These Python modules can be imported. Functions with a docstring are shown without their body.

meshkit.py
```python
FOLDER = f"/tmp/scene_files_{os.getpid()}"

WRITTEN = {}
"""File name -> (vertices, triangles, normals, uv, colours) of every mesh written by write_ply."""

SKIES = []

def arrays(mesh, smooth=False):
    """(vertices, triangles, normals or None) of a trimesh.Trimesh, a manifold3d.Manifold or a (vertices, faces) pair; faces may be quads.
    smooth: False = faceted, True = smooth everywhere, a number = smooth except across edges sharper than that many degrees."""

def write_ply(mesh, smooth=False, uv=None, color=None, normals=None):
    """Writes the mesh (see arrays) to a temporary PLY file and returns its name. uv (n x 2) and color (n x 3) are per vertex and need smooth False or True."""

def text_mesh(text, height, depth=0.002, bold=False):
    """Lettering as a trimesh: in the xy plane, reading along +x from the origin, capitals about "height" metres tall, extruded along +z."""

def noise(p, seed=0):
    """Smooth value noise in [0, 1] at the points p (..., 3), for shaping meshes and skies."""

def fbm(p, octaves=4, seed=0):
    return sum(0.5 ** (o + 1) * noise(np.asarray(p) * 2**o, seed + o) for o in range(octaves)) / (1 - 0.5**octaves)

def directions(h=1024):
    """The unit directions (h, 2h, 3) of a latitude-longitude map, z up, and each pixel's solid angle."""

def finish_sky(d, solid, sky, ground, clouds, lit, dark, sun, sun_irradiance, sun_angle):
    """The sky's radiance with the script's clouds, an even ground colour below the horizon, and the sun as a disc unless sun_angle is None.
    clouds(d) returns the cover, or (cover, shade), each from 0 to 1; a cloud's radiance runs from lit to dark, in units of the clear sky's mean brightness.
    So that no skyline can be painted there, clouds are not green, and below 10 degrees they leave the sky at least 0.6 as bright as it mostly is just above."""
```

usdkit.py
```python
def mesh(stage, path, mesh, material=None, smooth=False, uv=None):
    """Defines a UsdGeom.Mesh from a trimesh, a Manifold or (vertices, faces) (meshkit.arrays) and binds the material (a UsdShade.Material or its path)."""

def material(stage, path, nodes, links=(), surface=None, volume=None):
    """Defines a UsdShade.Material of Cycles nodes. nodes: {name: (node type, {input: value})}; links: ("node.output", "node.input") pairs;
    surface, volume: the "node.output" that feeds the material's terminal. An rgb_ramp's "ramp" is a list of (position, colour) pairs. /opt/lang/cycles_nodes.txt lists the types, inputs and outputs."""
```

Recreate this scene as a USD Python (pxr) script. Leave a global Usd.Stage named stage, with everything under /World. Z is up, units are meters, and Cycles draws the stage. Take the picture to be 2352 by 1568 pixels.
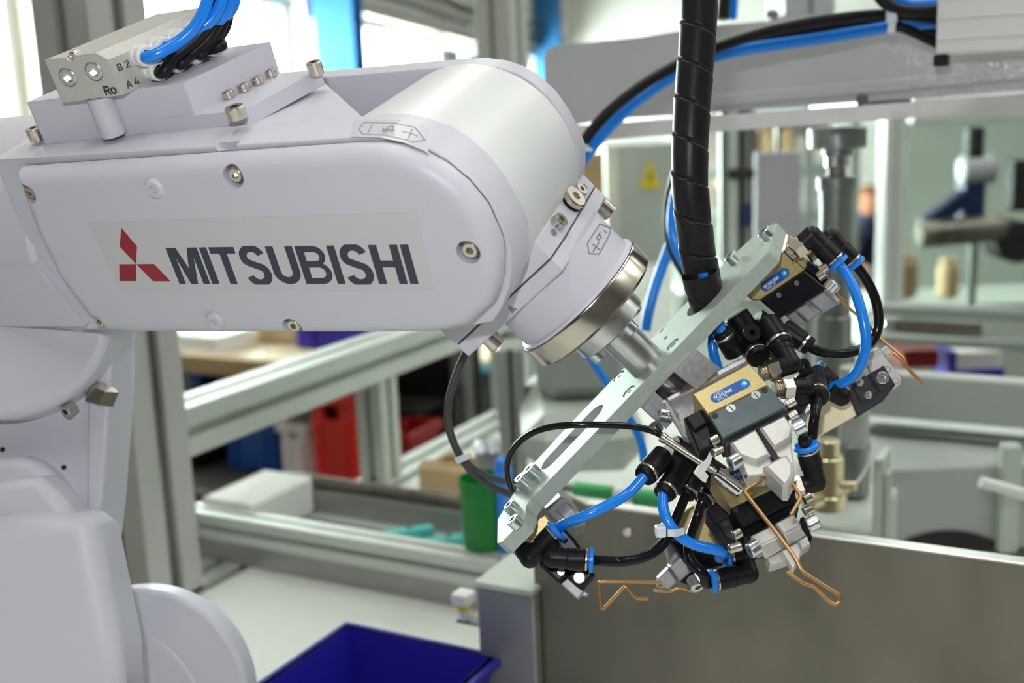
import math, random
import numpy as np, trimesh, manifold3d as m3, usdkit, meshkit
import shapely
from shapely.geometry import Polygon, Point, LineString, box as sbox
from shapely import affinity
from shapely.ops import unary_union
from scipy.interpolate import CubicSpline
from pxr import Usd, UsdGeom, UsdLux, UsdShade, Gf, Sdf

random.seed(7); np.random.seed(7)
stage = Usd.Stage.CreateInMemory()
UsdGeom.SetStageUpAxis(stage, 'Z'); UsdGeom.SetStageMetersPerUnit(stage, 1.0)
UsdGeom.Xform.Define(stage, '/World'); UsdGeom.Scope.Define(stage, '/World/Looks')
A = np.array
def nrm(v): v = np.asarray(v, float); return v / np.linalg.norm(v)

# ---------------------------------------------------------------- camera, lights, exposure
W, H, FPX = 2352, 1568, 2650.0
YAW, PITCH, ROLL = math.radians(28.3), math.radians(11.5), math.radians(2.3)
C = A([0.0, 0.0, 1.40])
_h = A([-math.sin(YAW), math.cos(YAW), 0]); _z = A([0, 0, 1.0])
F = math.cos(PITCH) * _h - math.sin(PITCH) * _z
_r0 = A([math.cos(YAW), math.sin(YAW), 0]); _u0 = np.cross(_r0, F)
R = math.cos(ROLL) * _r0 - math.sin(ROLL) * _u0
U = math.sin(ROLL) * _r0 + math.cos(ROLL) * _u0
cam = UsdGeom.Camera.Define(stage, '/World/camera')
cam.AddTransformOp().Set(Gf.Matrix4d(*R, 0, *U, 0, *(-F), 0, *C, 1))
cam.CreateHorizontalApertureAttr(23.5); cam.CreateVerticalApertureAttr(23.5 * H / W)
cam.CreateFocalLengthAttr(23.5 * FPX / W)
cam.CreateClippingRangeAttr(Gf.Vec2f(0.02, 100))
cam.CreateFStopAttr(6.3); cam.CreateFocusDistanceAttr(0.435)
cam.CreateExposureAttr(0.7)

dome = UsdLux.DomeLight.Define(stage, '/World/sky')
dome.CreateIntensityAttr(6.0); dome.CreateColorAttr(Gf.Vec3f(0.95, 1.0, 1.0))
def rect_light(name, pos, target, w, h, power, color=(1, 1, 1)):
    l = UsdLux.RectLight.Define(stage, '/World/' + name)
    z = nrm(A(pos) - A(target)); x = nrm(_bx - (_bx @ z) * z); y = np.cross(z, x)
    l.AddTransformOp().Set(Gf.Matrix4d(*x, 0, *y, 0, *z, 0, *pos, 1))
    l.CreateWidthAttr(w); l.CreateHeightAttr(h); l.CreateIntensityAttr(power); l.CreateColorAttr(Gf.Vec3f(*color)); l.CreateNormalizeAttr(False)
    return l
_bx, _by = A([math.cos(YAW - math.radians(9.1)), math.sin(YAW - math.radians(9.1)), 0]), A([-math.sin(YAW - math.radians(9.1)), math.cos(YAW - math.radians(9.1)), 0])
LAMPS_B = [(x, y) for x in (-0.6, 1.6, 3.8) for y in (-0.5, 1.6, 4.2, 8.0)]        # hall coordinates: right of and along the window wall
for i, (x, y) in enumerate(LAMPS_B):
    p = x * _bx + y * _by + A([0, 0, 4.08]); rect_light('ceiling_lamp_light_%02d' % i, p, p - A([0, 0, 1]), 0.3, 1.5, 8.5, (1.0, 1.0, 0.94))
flash = UsdLux.SphereLight.Define(stage, '/World/camera_flash')     # the flash on the camera, up and left of the lens
flash.AddTranslateOp().Set(Gf.Vec3d(*(C - 0.022 * R + 0.070 * U - 0.02 * F)))
flash.CreateRadiusAttr(0.010); flash.CreateIntensityAttr(560.0); flash.CreateColorAttr(Gf.Vec3f(0.97, 0.96, 1.0)); flash.CreateNormalizeAttr(False)

# ---------------------------------------------------------------- geometry helpers
def ray(px, py): return F + R * ((px - W / 2) / FPX) - U * ((py - H / 2) / FPX)
def K(px, py, d): return C + d * ray(px, py)                          # the point seen at a pixel, d metres along the view axis
def KZ(px, py, z): r = ray(px, py); return C + r * ((z - C[2]) / r[2])
def KY(px, py, y): r = ray(px, py); return C + r * ((y - C[1]) / r[1])
def KX(px, py, x): r = ray(px, py); return C + r * ((x - C[0]) / r[0])
def cd(x, y, z): return nrm(x * R + y * U + z * F)
def proj(p):
    v = np.asarray(p) - C; d = v @ F
    return W / 2 + FPX * (v @ R) / d, H / 2 - FPX * (v @ U) / d, d

class Fr:
    """A frame: origin and three unit axes in the world."""
    def __init__(s, o, x, y=None, z=None):
        s.o = A(o, float); s.x = nrm(x)
        if z is not None:
            s.z = nrm(A(z) - (A(z) @ s.x) * s.x); s.y = np.cross(s.z, s.x)
        else:
            s.y = nrm(A(y) - (A(y) @ s.x) * s.x); s.z = np.cross(s.x, s.y)
    def w(s, p): p = np.asarray(p, float); return s.o + p[..., :1] * s.x + p[..., 1:2] * s.y + p[..., 2:3] * s.z
    def l(s, p): v = np.asarray(p, float) - s.o; return np.stack([v @ s.x, v @ s.y, v @ s.z], -1)
    def hit(s, px, py, z=0.0):
        r = ray(px, py); t = ((s.o + z * s.z - C) @ s.z) / (r @ s.z); return s.l(C + t * r)
    def hitax(s, k, val, px, py):
        r = s.l(s.o + ray(px, py)); c = s.l(C); return c + r * ((val - c[k]) / r[k])
    def hits(s, pts, z=0.0): return [tuple(s.hit(a, b, z)[:2]) for a, b in pts]
    def at(s, p): return Fr(s.w(A(p, float)), s.x, s.y)
    def dir(s, d): return d[0] * s.x + d[1] * s.y + d[2] * s.z
    @property
    def m(s): return Gf.Matrix4d(*s.x, 0, *s.y, 0, *s.z, 0, *s.o, 1)
    def T(s):
        m = np.eye(4); m[:3, 0], m[:3, 1], m[:3, 2], m[:3, 3] = s.x, s.y, s.z, s.o; return m

def local(o, z, x=None):
    """4x4 placing a mesh built along +z at o, its z axis along z."""
    z = nrm(z)
    if x is None: x = [1, 0, 0] if abs(z[0]) < 0.9 else [0, 1, 0]
    x = nrm(A(x) - (A(x) @ z) * z); m = np.eye(4); m[:3, 0], m[:3, 1], m[:3, 2], m[:3, 3] = x, np.cross(z, x), z, o
    return m
def mv(mesh, M): mesh = mesh.copy(); mesh.apply_transform(M); return mesh
def tr(mesh, x, y, z): mesh = mesh.copy(); mesh.apply_translation([x, y, z]); return mesh
def cat(*ms): return trimesh.util.concatenate([m for g in ms for m in (g if isinstance(g, (list, tuple)) else [g])])
def hull(pts): return trimesh.convex.convex_hull(np.asarray(pts, float))
def bx(x0, x1, y0, y1, z0, z1, c=0.0):
    """A box with chamfered edges."""
    if c <= 0: return tr(trimesh.creation.box([x1 - x0, y1 - y0, z1 - z0]), (x0 + x1) / 2, (y0 + y1) / 2, (z0 + z1) / 2)
    c = min(c, (x1 - x0) * .45, (y1 - y0) * .45, (z1 - z0) * .45); P = []
    for x, sx in ((x0, 1), (x1, -1)):
        for y, sy in ((y0, 1), (y1, -1)):
            for z, sz in ((z0, 1), (z1, -1)):
                P += [(x, y + sy * c, z + sz * c), (x + sx * c, y, z + sz * c), (x + sx * c, y + sy * c, z)]
    return hull(P)
def lathe(profile, n=32):
    """profile: (r, z) from bottom to top along +z."""
    return trimesh.creation.revolve(A(profile, float), sections=n)
def cyl(r, z0, z1, n=32, c=0.0):
    if c <= 0: return lathe([(0, z0), (r, z0), (r, z1), (0, z1)], n)
    return lathe([(0, z0), (r - c, z0), (r, z0 + c), (r, z1 - c), (r - c, z1), (0, z1)], n)
def ring(r0, r1, z0, z1, n=32, c=0.0): return lathe([(r0, z0), (r1 - c, z0), (r1, z0 + c), (r1, z1 - c), (r1 - c, z1), (r0, z1), (r0, z0)], n)
def ext(poly, z0, z1):
    if not isinstance(poly, (Polygon, shapely.MultiPolygon)): poly = Polygon(poly)
    if not poly.is_valid: poly = poly.buffer(0)
    g = getattr(poly, 'geoms', [poly])
    return tr(cat([trimesh.creation.extrude_polygon(p, z1 - z0, engine='earcut') for p in g if p.area > 0]), 0, 0, z0)
def rpoly(poly, r, q=6):
    """round the corners of a polygon"""
    if not isinstance(poly, Polygon): poly = Polygon(poly)
    return poly.buffer(-r, quad_segs=q).buffer(2 * r, quad_segs=q).buffer(-r, quad_segs=q)
def rext(poly, z0, z1, r, n=5, back=0.0):
    """extrusion of a convex outline with a fillet of radius r round its z1 face (and a chamfer back at z0)"""
    if not isinstance(poly, Polygon): poly = Polygon(poly)
    P = []
    def lay(q, z): P.extend([(x, y, z) for x, y in q.exterior.coords])
    lay(poly.buffer(-back) if back else poly, z0)
    if back: lay(poly, z0 + back)
    for i in range(n + 1):
        a = i / n * math.pi / 2
        lay(poly.buffer(-r * (1 - math.cos(a)), quad_segs=6) if i else poly, z1 - r + r * math.sin(a))
    return hull(P)
def toman(m):
    return m3.Manifold(m3.Mesh(np.asarray(m.vertices, np.float32), np.asarray(m.faces, np.uint32)))
def cut(a, *bs):
    a0 = m3.Manifold.batch_boolean([toman(b) for b in bs], m3.OpType.Add) if len(bs) > 1 else toman(bs[0])
    r = (toman(a) - a0).to_mesh()
    return trimesh.Trimesh(r.vert_properties[:, :3], r.tri_verts, process=False)
def join(*bs):
    r = m3.Manifold.batch_boolean([toman(b) for b in bs], m3.OpType.Add).to_mesh()
    return trimesh.Trimesh(r.vert_properties[:, :3], r.tri_verts, process=False)
def spline(pts, n=40):
    pts = A(pts, float); t = np.r_[0, np.cumsum(np.linalg.norm(np.diff(pts, axis=0), axis=1) ** 0.7)]
    return CubicSpline(t, pts)(np.linspace(0, t[-1], n)) if len(pts) > 2 else np.linspace(pts[0], pts[1], n)
def sweep(path, r, n=14, caps=True):
    """a round tube of radius r (number or one per point) along a path"""
    P = A(path, float); k = len(P); rr = np.broadcast_to(r, k)
    T = np.gradient(P, axis=0); T /= np.linalg.norm(T, axis=1, keepdims=True)
    x = nrm(np.cross(T[0], [0.31, 0.2, 0.9])); V = []
    for i in range(k):
        x = nrm(x - (x @ T[i]) * T[i]); y = np.cross(T[i], x)
        a = np.linspace(0, 2 * math.pi, n, endpoint=False)
        V.append(P[i] + rr[i] * (np.cos(a)[:, None] * x + np.sin(a)[:, None] * y))
    V = np.vstack(V); f = []
    for i in range(k - 1):
        for j in range(n):
            a, b = i * n + j, i * n + (j + 1) % n; f += [(a, b, b + n), (a, b + n, a + n)]
    if caps:
        V = np.vstack([V, P[0], P[-1]]); c0, c1 = len(V) - 2, len(V) - 1
        for j in range(n):
            f += [(c0, (j + 1) % n, j), (c1, (k - 1) * n + j, (k - 1) * n + (j + 1) % n)]
    return trimesh.Trimesh(V, f, process=False)
def polytube(pts, r, bend=0.0, n=10):
    """a bent wire: straight runs with rounded bends"""
    pts = [A(p, float) for p in pts]; out = [pts[0]]
    for a, b, c in zip(pts, pts[1:], pts[2:]):
        la, lc = np.linalg.norm(a - b), np.linalg.norm(c - b); k = min(bend or 2 * r, la * .45, lc * .45)
        p0, p1 = b + (a - b) / la * k, b + (c - b) / lc * k
        for s in np.linspace(0, 1, 5): out.append((1 - s) ** 2 * p0 + 2 * s * (1 - s) * b + s * s * p1)
    out.append(pts[-1]); return sweep(out, r, n)
def hexprism(r, z0, z1, c=0.0):
    P = []
    for i in range(6):
        a = i * math.pi / 3
        for z, rr in ((z0, r - c), (z0 + c, r), (z1 - c, r), (z1, r - c)): P.append((rr * math.cos(a), rr * math.sin(a), z))
    return hull(P)
_bolts = {}
def bolt(r, h, hexr=0.5, button=False, n=28):
    """socket head screw, head from z=0 to h, with its hexagonal socket"""
    key = (r, h, hexr, button)
    if key not in _bolts:
        c = r * 0.12
        prof = [(0, 0), (r, 0), (r, h * .45), (r * .93, h * .75), (r * .72, h), (0, h)] if button else [(0, 0), (r, 0), (r, h - c), (r - c, h), (0, h)]
        _bolts[key] = cut(lathe(prof, n), hexprism(r * hexr, h * 0.4, h * 1.5))
    return _bolts[key]

# ---------------------------------------------------------------- prims
_names = {}
def unique(parent, name):
    k = parent + '/' + name; i = _names.get(k, -1) + 1; _names[k] = i
    return k if i == 0 else '%s_%03d' % (k, i)
def data(p, **kw):
    for k, v in kw.items():
        if v: p.SetCustomDataByKey(k, v)
def thing(name, label, category, fr, group=None, kind=None):
    x = UsdGeom.Xform.Define(stage, unique('/World', name)); x.AddTransformOp().Set(fr.m if isinstance(fr, Fr) else Fr(fr, [1, 0, 0], [0, 1, 0]).m)
    data(x.GetPrim(), label=label, category=category, group=group, kind=kind); return x.GetPrim()
def part(parent, name, mesh, mat, label=None, smooth=30, kind=None):
    m = usdkit.mesh(stage, unique(str(parent.GetPath()), name), mesh, M[mat], smooth=smooth)
    data(m.GetPrim(), label=label, kind=kind); return m.GetPrim()
def copyof(src, name, label, fr, group=None):
    x = UsdGeom.Xform.Define(stage, unique('/World', name)); x.AddTransformOp().Set(fr.m)
    p = x.GetPrim(); p.GetReferences().AddInternalReference(src.GetPath()); p.SetInstanceable(True)
    data(p, label=label, category=src.GetCustomDataByKey('category'), group=group or src.GetCustomDataByKey('group')); return p
WORLD = Fr([0, 0, 0], [1, 0, 0], [0, 1, 0])

# ---------------------------------------------------------------- materials
M = {}
def mat(name, color, rough=0.5, metal=0.0, noise=None, bump=None, bevel=0.0, spec=None, coat=0.0, trans=0.0, alpha=None, emit=None, aniso=None, sss=0.0):
    """noise: (scale, amount, (sx, sy, sz)) varies the tone; bump: (scale, strength, distance); bevel: radius of the edge rounding"""
    n, l = {}, []
    p = dict(base_color=color, roughness=rough, metallic=metal)
    if coat: p['coat_weight'] = coat
    if trans: p['transmission_weight'] = trans
    if alpha is not None: p['alpha'] = alpha
    if emit: p['emission_color'] = emit[0]; p['emission_strength'] = emit[1]
    if sss: p['subsurface_weight'] = sss; p['subsurface_scale'] = 0.002
    if name.startswith(('black', 'spiral', 'grey_c')): p['ior'] = 1.33
    n['p'] = ('principled_bsdf', p)
    if noise or bump:
        n['tc'] = ('texture_coordinate', {})
    if noise:
        sc, am, st = (tuple(noise) + ((1, 1, 1),))[:3]
        n['mp'] = ('mapping', {'scale': st}); n['nz'] = ('noise_texture', {'scale': sc, 'detail': 4.0})
        lo, hi = [max(0, c * (1 - am)) for c in color], [min(1, c * (1 + am)) for c in color]
        n['rp'] = ('rgb_ramp', {'ramp': [(0.3, lo), (0.7, hi)]})
        l += [('tc.object', 'mp.vector'), ('mp.vector', 'nz.vector'), ('nz.fac', 'rp.fac'), ('rp.color', 'p.base_color')]
        if metal > .5:
            n['mr'] = ('map_range', {'from_min': 0.3, 'from_max': 0.7, 'to_min': max(0.02, rough * (1 - am)), 'to_max': min(1, rough * (1 + am))})
            l += [('nz.fac', 'mr.value'), ('mr.result', 'p.roughness')]
    nn = None
    if bevel:
        n['bv'] = ('bevel', {'samples': 4, 'radius': bevel}); nn = 'bv.bevel'
    if bump:
        n['bn'] = ('noise_texture', {'scale': bump[0], 'detail': 2.0}); n['bp'] = ('bump', {'strength': bump[1], 'distance': bump[2]})
        l += [('tc.object', 'bn.vector'), ('bn.fac', 'bp.height')]
        if nn: l += [(nn, 'bp.normal')]
        nn = 'bp.normal'
    if nn: l += [(nn, 'p.normal')]
    M[name] = usdkit.material(stage, '/World/Looks/' + name, n, l, surface='p.BSDF')
mm = 0.001
mat('robot_paint', (0.60, 0.595, 0.665), 0.42, bevel=0.6 * mm, bump=(900, 0.05, 0.0003))
mat('robot_paint_fine', (0.60, 0.595, 0.665), 0.42)
mat('drum_paint', (0.74, 0.75, 0.755), 0.40, bevel=0.5 * mm)
mat('decal', (0.575, 0.57, 0.585), 0.30)
mat('decal_clear', (0.585, 0.58, 0.64), 0.30)
mat('logo_red', (0.30, 0.012, 0.025), 0.35)
mat('logo_ink', (0.035, 0.038, 0.065), 0.35)
mat('print_grey', (0.25, 0.22, 0.23), 0.5)
mat('print_black', (0.03, 0.03, 0.03), 0.5)
mat('nickel', (0.66, 0.60, 0.52), 0.24, 1.0, bevel=0.15 * mm)
mat('nickel_ring', (0.60, 0.54, 0.47), 0.20, 1.0, noise=(60, 0.08))
mat('zinc', (0.70, 0.75, 0.77), 0.25, 1.0, bevel=0.15 * mm)
mat('chrome', (0.85, 0.86, 0.88), 0.08, 1.0)
mat('turned_steel', (0.66, 0.66, 0.66), 0.28, 1.0, noise=(90, 0.06))
mat('aluminium', (0.66, 0.66, 0.68), 0.42, 1.0, noise=(300, 0.12), bevel=0.3 * mm)
mat('plate_aluminium', (0.44, 0.50, 0.45), 0.52, 0.5, noise=(420, 0.05), bevel=0.3 * mm)
mat('machined_aluminium', (0.74, 0.74, 0.76), 0.34, 1.0, noise=(200, 0.2, (1, 12, 1)), bevel=0.25 * mm)
mat('block_aluminium', (0.40, 0.40, 0.415), 0.48, 0.5, noise=(500, 0.15), bevel=0.3 * mm)
mat('silver_anodised', (0.66, 0.645, 0.615), 0.42, 0.55, noise=(900, 0.05), bevel=0.25 * mm)
mat('gold_anodised', (0.56, 0.45, 0.22), 0.42, 0.75, noise=(900, 0.12), bevel=0.2 * mm)
mat('pale_gold', (0.93, 0.83, 0.57), 0.40, 0.15, noise=(600, 0.05), bevel=0.2 * mm)
mat('brass', (0.70, 0.62, 0.42), 0.30, 1.0)
mat('slate_steel', (0.10, 0.125, 0.135), 0.34, 0.5, noise=(120, 0.15), bevel=0.25 * mm)
mat('dark_anodised', (0.030, 0.030, 0.036), 0.42, 0.2, noise=(800, .2), bevel=0.2 * mm)
mat('black_oxide', (0.010, 0.011, 0.015), 0.30, 0.2, bevel=0.25 * mm)
mat('black_plastic', (0.007, 0.007, 0.008), 0.40, bump=(1500, 0.10, 0.0002), bevel=0.3 * mm)
mat('black_gloss', (0.010, 0.010, 0.012), 0.16)
mat('black_rubber', (0.008, 0.008, 0.009), 0.42)
mat('grey_cable', (0.07, 0.07, 0.075), 0.45)
mat('spiral_black', (0.012, 0.011, 0.013), 0.38, bump=(1200, 0.12, 0.0002))
mat('blue_tube', (0.012, 0.235, 0.86), 0.22)
mat('blue_plastic', (0.015, 0.22, 0.80), 0.32)
mat('label_blue', (0.015, 0.10, 0.42), 0.30)
mat('label_cyan', (0.03, 0.40, 0.85), 0.30)
mat('label_white', (0.85, 0.86, 0.88), 0.35)
mat('white_plastic', (0.78, 0.78, 0.76), 0.35, sss=0.0)
mat('tie_plastic', (0.72, 0.76, 0.80), 0.35)
mat('clear_plastic', (0.80, 0.80, 0.80), 0.15, trans=0.6)
mat('copper_wire', (0.52, 0.29, 0.12), 0.34, 0.85)
mat('dark_gap', (0.10, 0.08, 0.08), 0.6)
mat('screw_hole', (0.015, 0.012, 0.015), 0.6)
# ================================================================ the setting: hall with a window wall on the left
mat('wall_paint', (0.70, 0.68, 0.63), 0.7, noise=(3, 0.04))
mat('lintel_paint', (0.62, 0.56, 0.50), 0.7, noise=(2, 0.06))
mat('wall_dim', (0.16, 0.155, 0.15), 0.7)
mat('ceiling_paint', (0.75, 0.76, 0.74), 0.8)
mat('floor_grey', (0.13, 0.12, 0.11), 0.45, noise=(4, 0.2))
mat('column_blue', (0.010, 0.13, 0.34), 0.6, noise=(4, .1))
mat('frame_white', (0.66, 0.70, 0.66), 0.45)
mat('profile_aluminium', (0.50, 0.50, 0.48), 0.45, 0.2, noise=(40, 0.06, (1, 1, .1)))
mat('beam_aluminium', (0.60, 0.63, 0.59), 0.45, 0.3)
mat('table_white', (0.66, 0.69, 0.65), 0.35, noise=(6, 0.03))
mat('wood', (0.42, 0.29, 0.13), 0.5, noise=(12, 0.15, (1, 12, 12)))
mat('bench_top', (0.52, 0.43, 0.29), 0.5, noise=(8, 0.1, (1, 8, 8)))
mat('crate_red', (0.62, 0.018, 0.012), 0.4)
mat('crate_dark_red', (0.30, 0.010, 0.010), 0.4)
mat('crate_blue', (0.012, 0.10, 0.48), 0.4)
mat('bin_navy', (0.012, 0.010, 0.30), 0.35)
mat('bin_violet', (0.035, 0.02, 0.42), 0.35)
mat('green_plastic', (0.005, 0.22, 0.03), 0.35)
mat('green_coupling', (0.05, 0.38, 0.12), 0.4)
mat('teal_block', (0.10, 0.55, 0.48), 0.4)
mat('cardboard', (0.55, 0.40, 0.22), 0.7, noise=(20, .08))
mat('teal_edge', (0.15, 0.38, 0.55), 0.5)
mat('paper', (0.85, 0.85, 0.82), 0.7)
mat('dark_stuff', (0.018, 0.017, 0.018), 0.6)
mat('stainless', (0.225, 0.208, 0.172), 0.40, 0.75, noise=(16, 0.30, (1, 1, .4)))
mat('stainless_edge', (0.55, 0.55, 0.52), 0.3, 0.9)
mat('sheet_grey', (0.36, 0.37, 0.35), 0.35, 0.6, noise=(10, .12))
mat('machine_grey', (0.42, 0.45, 0.43), 0.45)
mat('machine_pale', (0.50, 0.555, 0.50), 0.45)
mat('beam_paint', (0.56, 0.56, 0.565), 0.13, bump=(420, 0.5, 0.001))
mat('panel_grey', (0.46, 0.46, 0.50), 0.4)
mat('satin_steel', (0.28, 0.30, 0.285), 0.34, 0.85)
mat('duct_white', (0.80, 0.78, 0.78), 0.4)
mat('sign_yellow', (0.80, 0.66, 0.02), 0.5)
mat('sign_black', (0.03, 0.03, 0.02), 0.5)
mat('skin', (0.55, 0.25, 0.14), 0.5)
mat('hair', (0.20, 0.08, 0.03), 0.6)
mat('shirt_navy', (0.010, 0.018, 0.075), 0.8)
mat('trousers', (0.05, 0.05, 0.07), 0.8)
mat('machine_blue', (0.012, 0.022, 0.09), 0.4)
mat('cabinet_glass_dim', (0.5, 0.5, 0.48), 0.3)
M['lamp_glow'] = usdkit.material(stage, '/World/Looks/lamp_glow', {'e': ('emission', {'color': (1.0, 1.0, .94), 'strength': 6.0})}, [], surface='e.emission')
def pane(name, tint):
    M[name] = usdkit.material(stage, '/World/Looks/' + name, {'t': ('transparent_bsdf', {'color': tint}), 'g': ('glossy_bsdf', {'roughness': 0.05, 'color': (1, 1, 1)}),
        'f': ('fresnel', {'IOR': 1.03}), 'm': ('mix_closure', {})}, [('f.fac', 'm.fac'), ('t.BSDF', 'm.closure1'), ('g.BSDF', 'm.closure2')], surface='m.closure')
pane('window_glass', (0.93, 0.99, 0.96)); pane('guard_glass', (0.90, 0.93, 0.91))

_ba = math.radians(9.1)
_r_h = nrm(np.cross(_h, _z))
BLD = Fr([0, 0, 0], math.sin(_ba) * _h * 1 + math.cos(_ba) * _r_h * 1, z=_z)     # placeholder axes, replaced below
bdir = math.cos(_ba) * _h + math.sin(_ba) * _r_h; ndir = math.cos(_ba) * _r_h - math.sin(_ba) * _h
BLD = Fr([0, 0, 0], ndir, bdir)                                      # x to the right, y along the window wall, z up; camera over the origin
LW, X1, Y0, Y1, ZC = -1.75, 6.0, -4.0, 17.0, 4.2
def setting(name, mesh, m, label, smooth=30):
    x = thing(name, label, None, BLD, kind='structure'); part(x, name.split('_')[0] + '_surface', mesh, m, smooth=smooth); return x
setting('floor', bx(LW - .3, X1 + .2, Y0, Y1 + .2, -.1, 0), 'floor_grey', 'grey factory floor seen under the benches')
setting('ceiling', bx(LW - .3, X1 + .2, Y0, Y1 + .2, ZC, ZC + .1), 'ceiling_paint', 'pale ceiling of the hall above the frame')
setting('wall_back', bx(LW - .3, X1 + .2, Y1, Y1 + .2, 0, ZC), 'wall_paint', 'plain off-white far wall behind the machines')
setting('wall_right', bx(X1, X1 + .2, Y0, Y1, 0, ZC), 'wall_dim', 'grey wall of the hall out of sight on the right')
setting('wall_front', bx(LW - .3, X1 + .2, Y0 - .2, Y0, 0, ZC), 'wall_dim', 'dark grey wall of the hall behind the camera')
SILL = 0.85
def bhit(px, py, x=LW):                                              # point of the window wall seen at a pixel, in hall coordinates
    r = ray(px, py); t = ((x - (C - BLD.o) @ BLD.x) / (r @ BLD.x)); return BLD.l(C + t * r)
top1, top2 = bhit(859, 30), bhit(1065, 96)
ZT = float((top1[2] + top2[2]) / 2)
print('window head', top1, top2, ZT)
wl = thing('wall_left', 'off-white window wall with a bright window band below its lintel', None, BLD, kind='structure')
part(wl, 'lintel', bx(LW - .25, LW, Y0, Y1, ZT, ZC), 'lintel_paint')
part(wl, 'parapet', bx(LW - .25, LW, Y0, Y1, 0, SILL), 'wall_paint')
part(wl, 'solid_bay', bx(LW - .25, LW, Y0, 2.3, SILL - .01, ZT + .01), 'wall_dim')
bays = [2.3, 3.1, 5.35, 8.3, 11.2, 14.0, 17.0]
WLAB = ['narrow bright window bay at the left edge of the frame', 'bright window bay behind the valve block, left of the nearer blue column', 'bright window bay between the two blue columns, nearest the near column', 'bright window bay between the two blue columns, seen beside the grey mullion', 'bright window bay just before the farther blue column', 'farthest window bay behind the farther blue column']
for i, (a, b) in enumerate(zip(bays, bays[1:])):
    part(wl, 'pier', bx(LW - .25, LW, b - .05, b + .05, SILL - .01, ZT + .01), 'lintel_paint')
    w = thing('window_%d' % (i + 1), WLAB[i], None, BLD.at([LW - .12, (a + b) / 2, SILL]), kind='structure')
    hw, hh_ = (b - a) / 2 - .05, ZT - SILL
    part(w, 'frame', cat(bx(-.03, .03, -hw, hw, 0, .05), bx(-.03, .03, -hw, hw, hh_ - .05, hh_), bx(-.03, .03, -hw, -hw + .05, .05, hh_ - .05), bx(-.03, .03, hw - .05, hw, .05, hh_ - .05)), 'frame_white')
    part(w, 'mullion', bx(-.03, .03, -.025, .025, .05, hh_ - .05), 'frame_white')
    for s in (-1, 1): part(w, 'pane', bx(-.004, .004, min(s * .025, s * (hw - .05)), max(s * .025, s * (hw - .05)), .05, hh_ - .05), 'window_glass')
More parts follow.
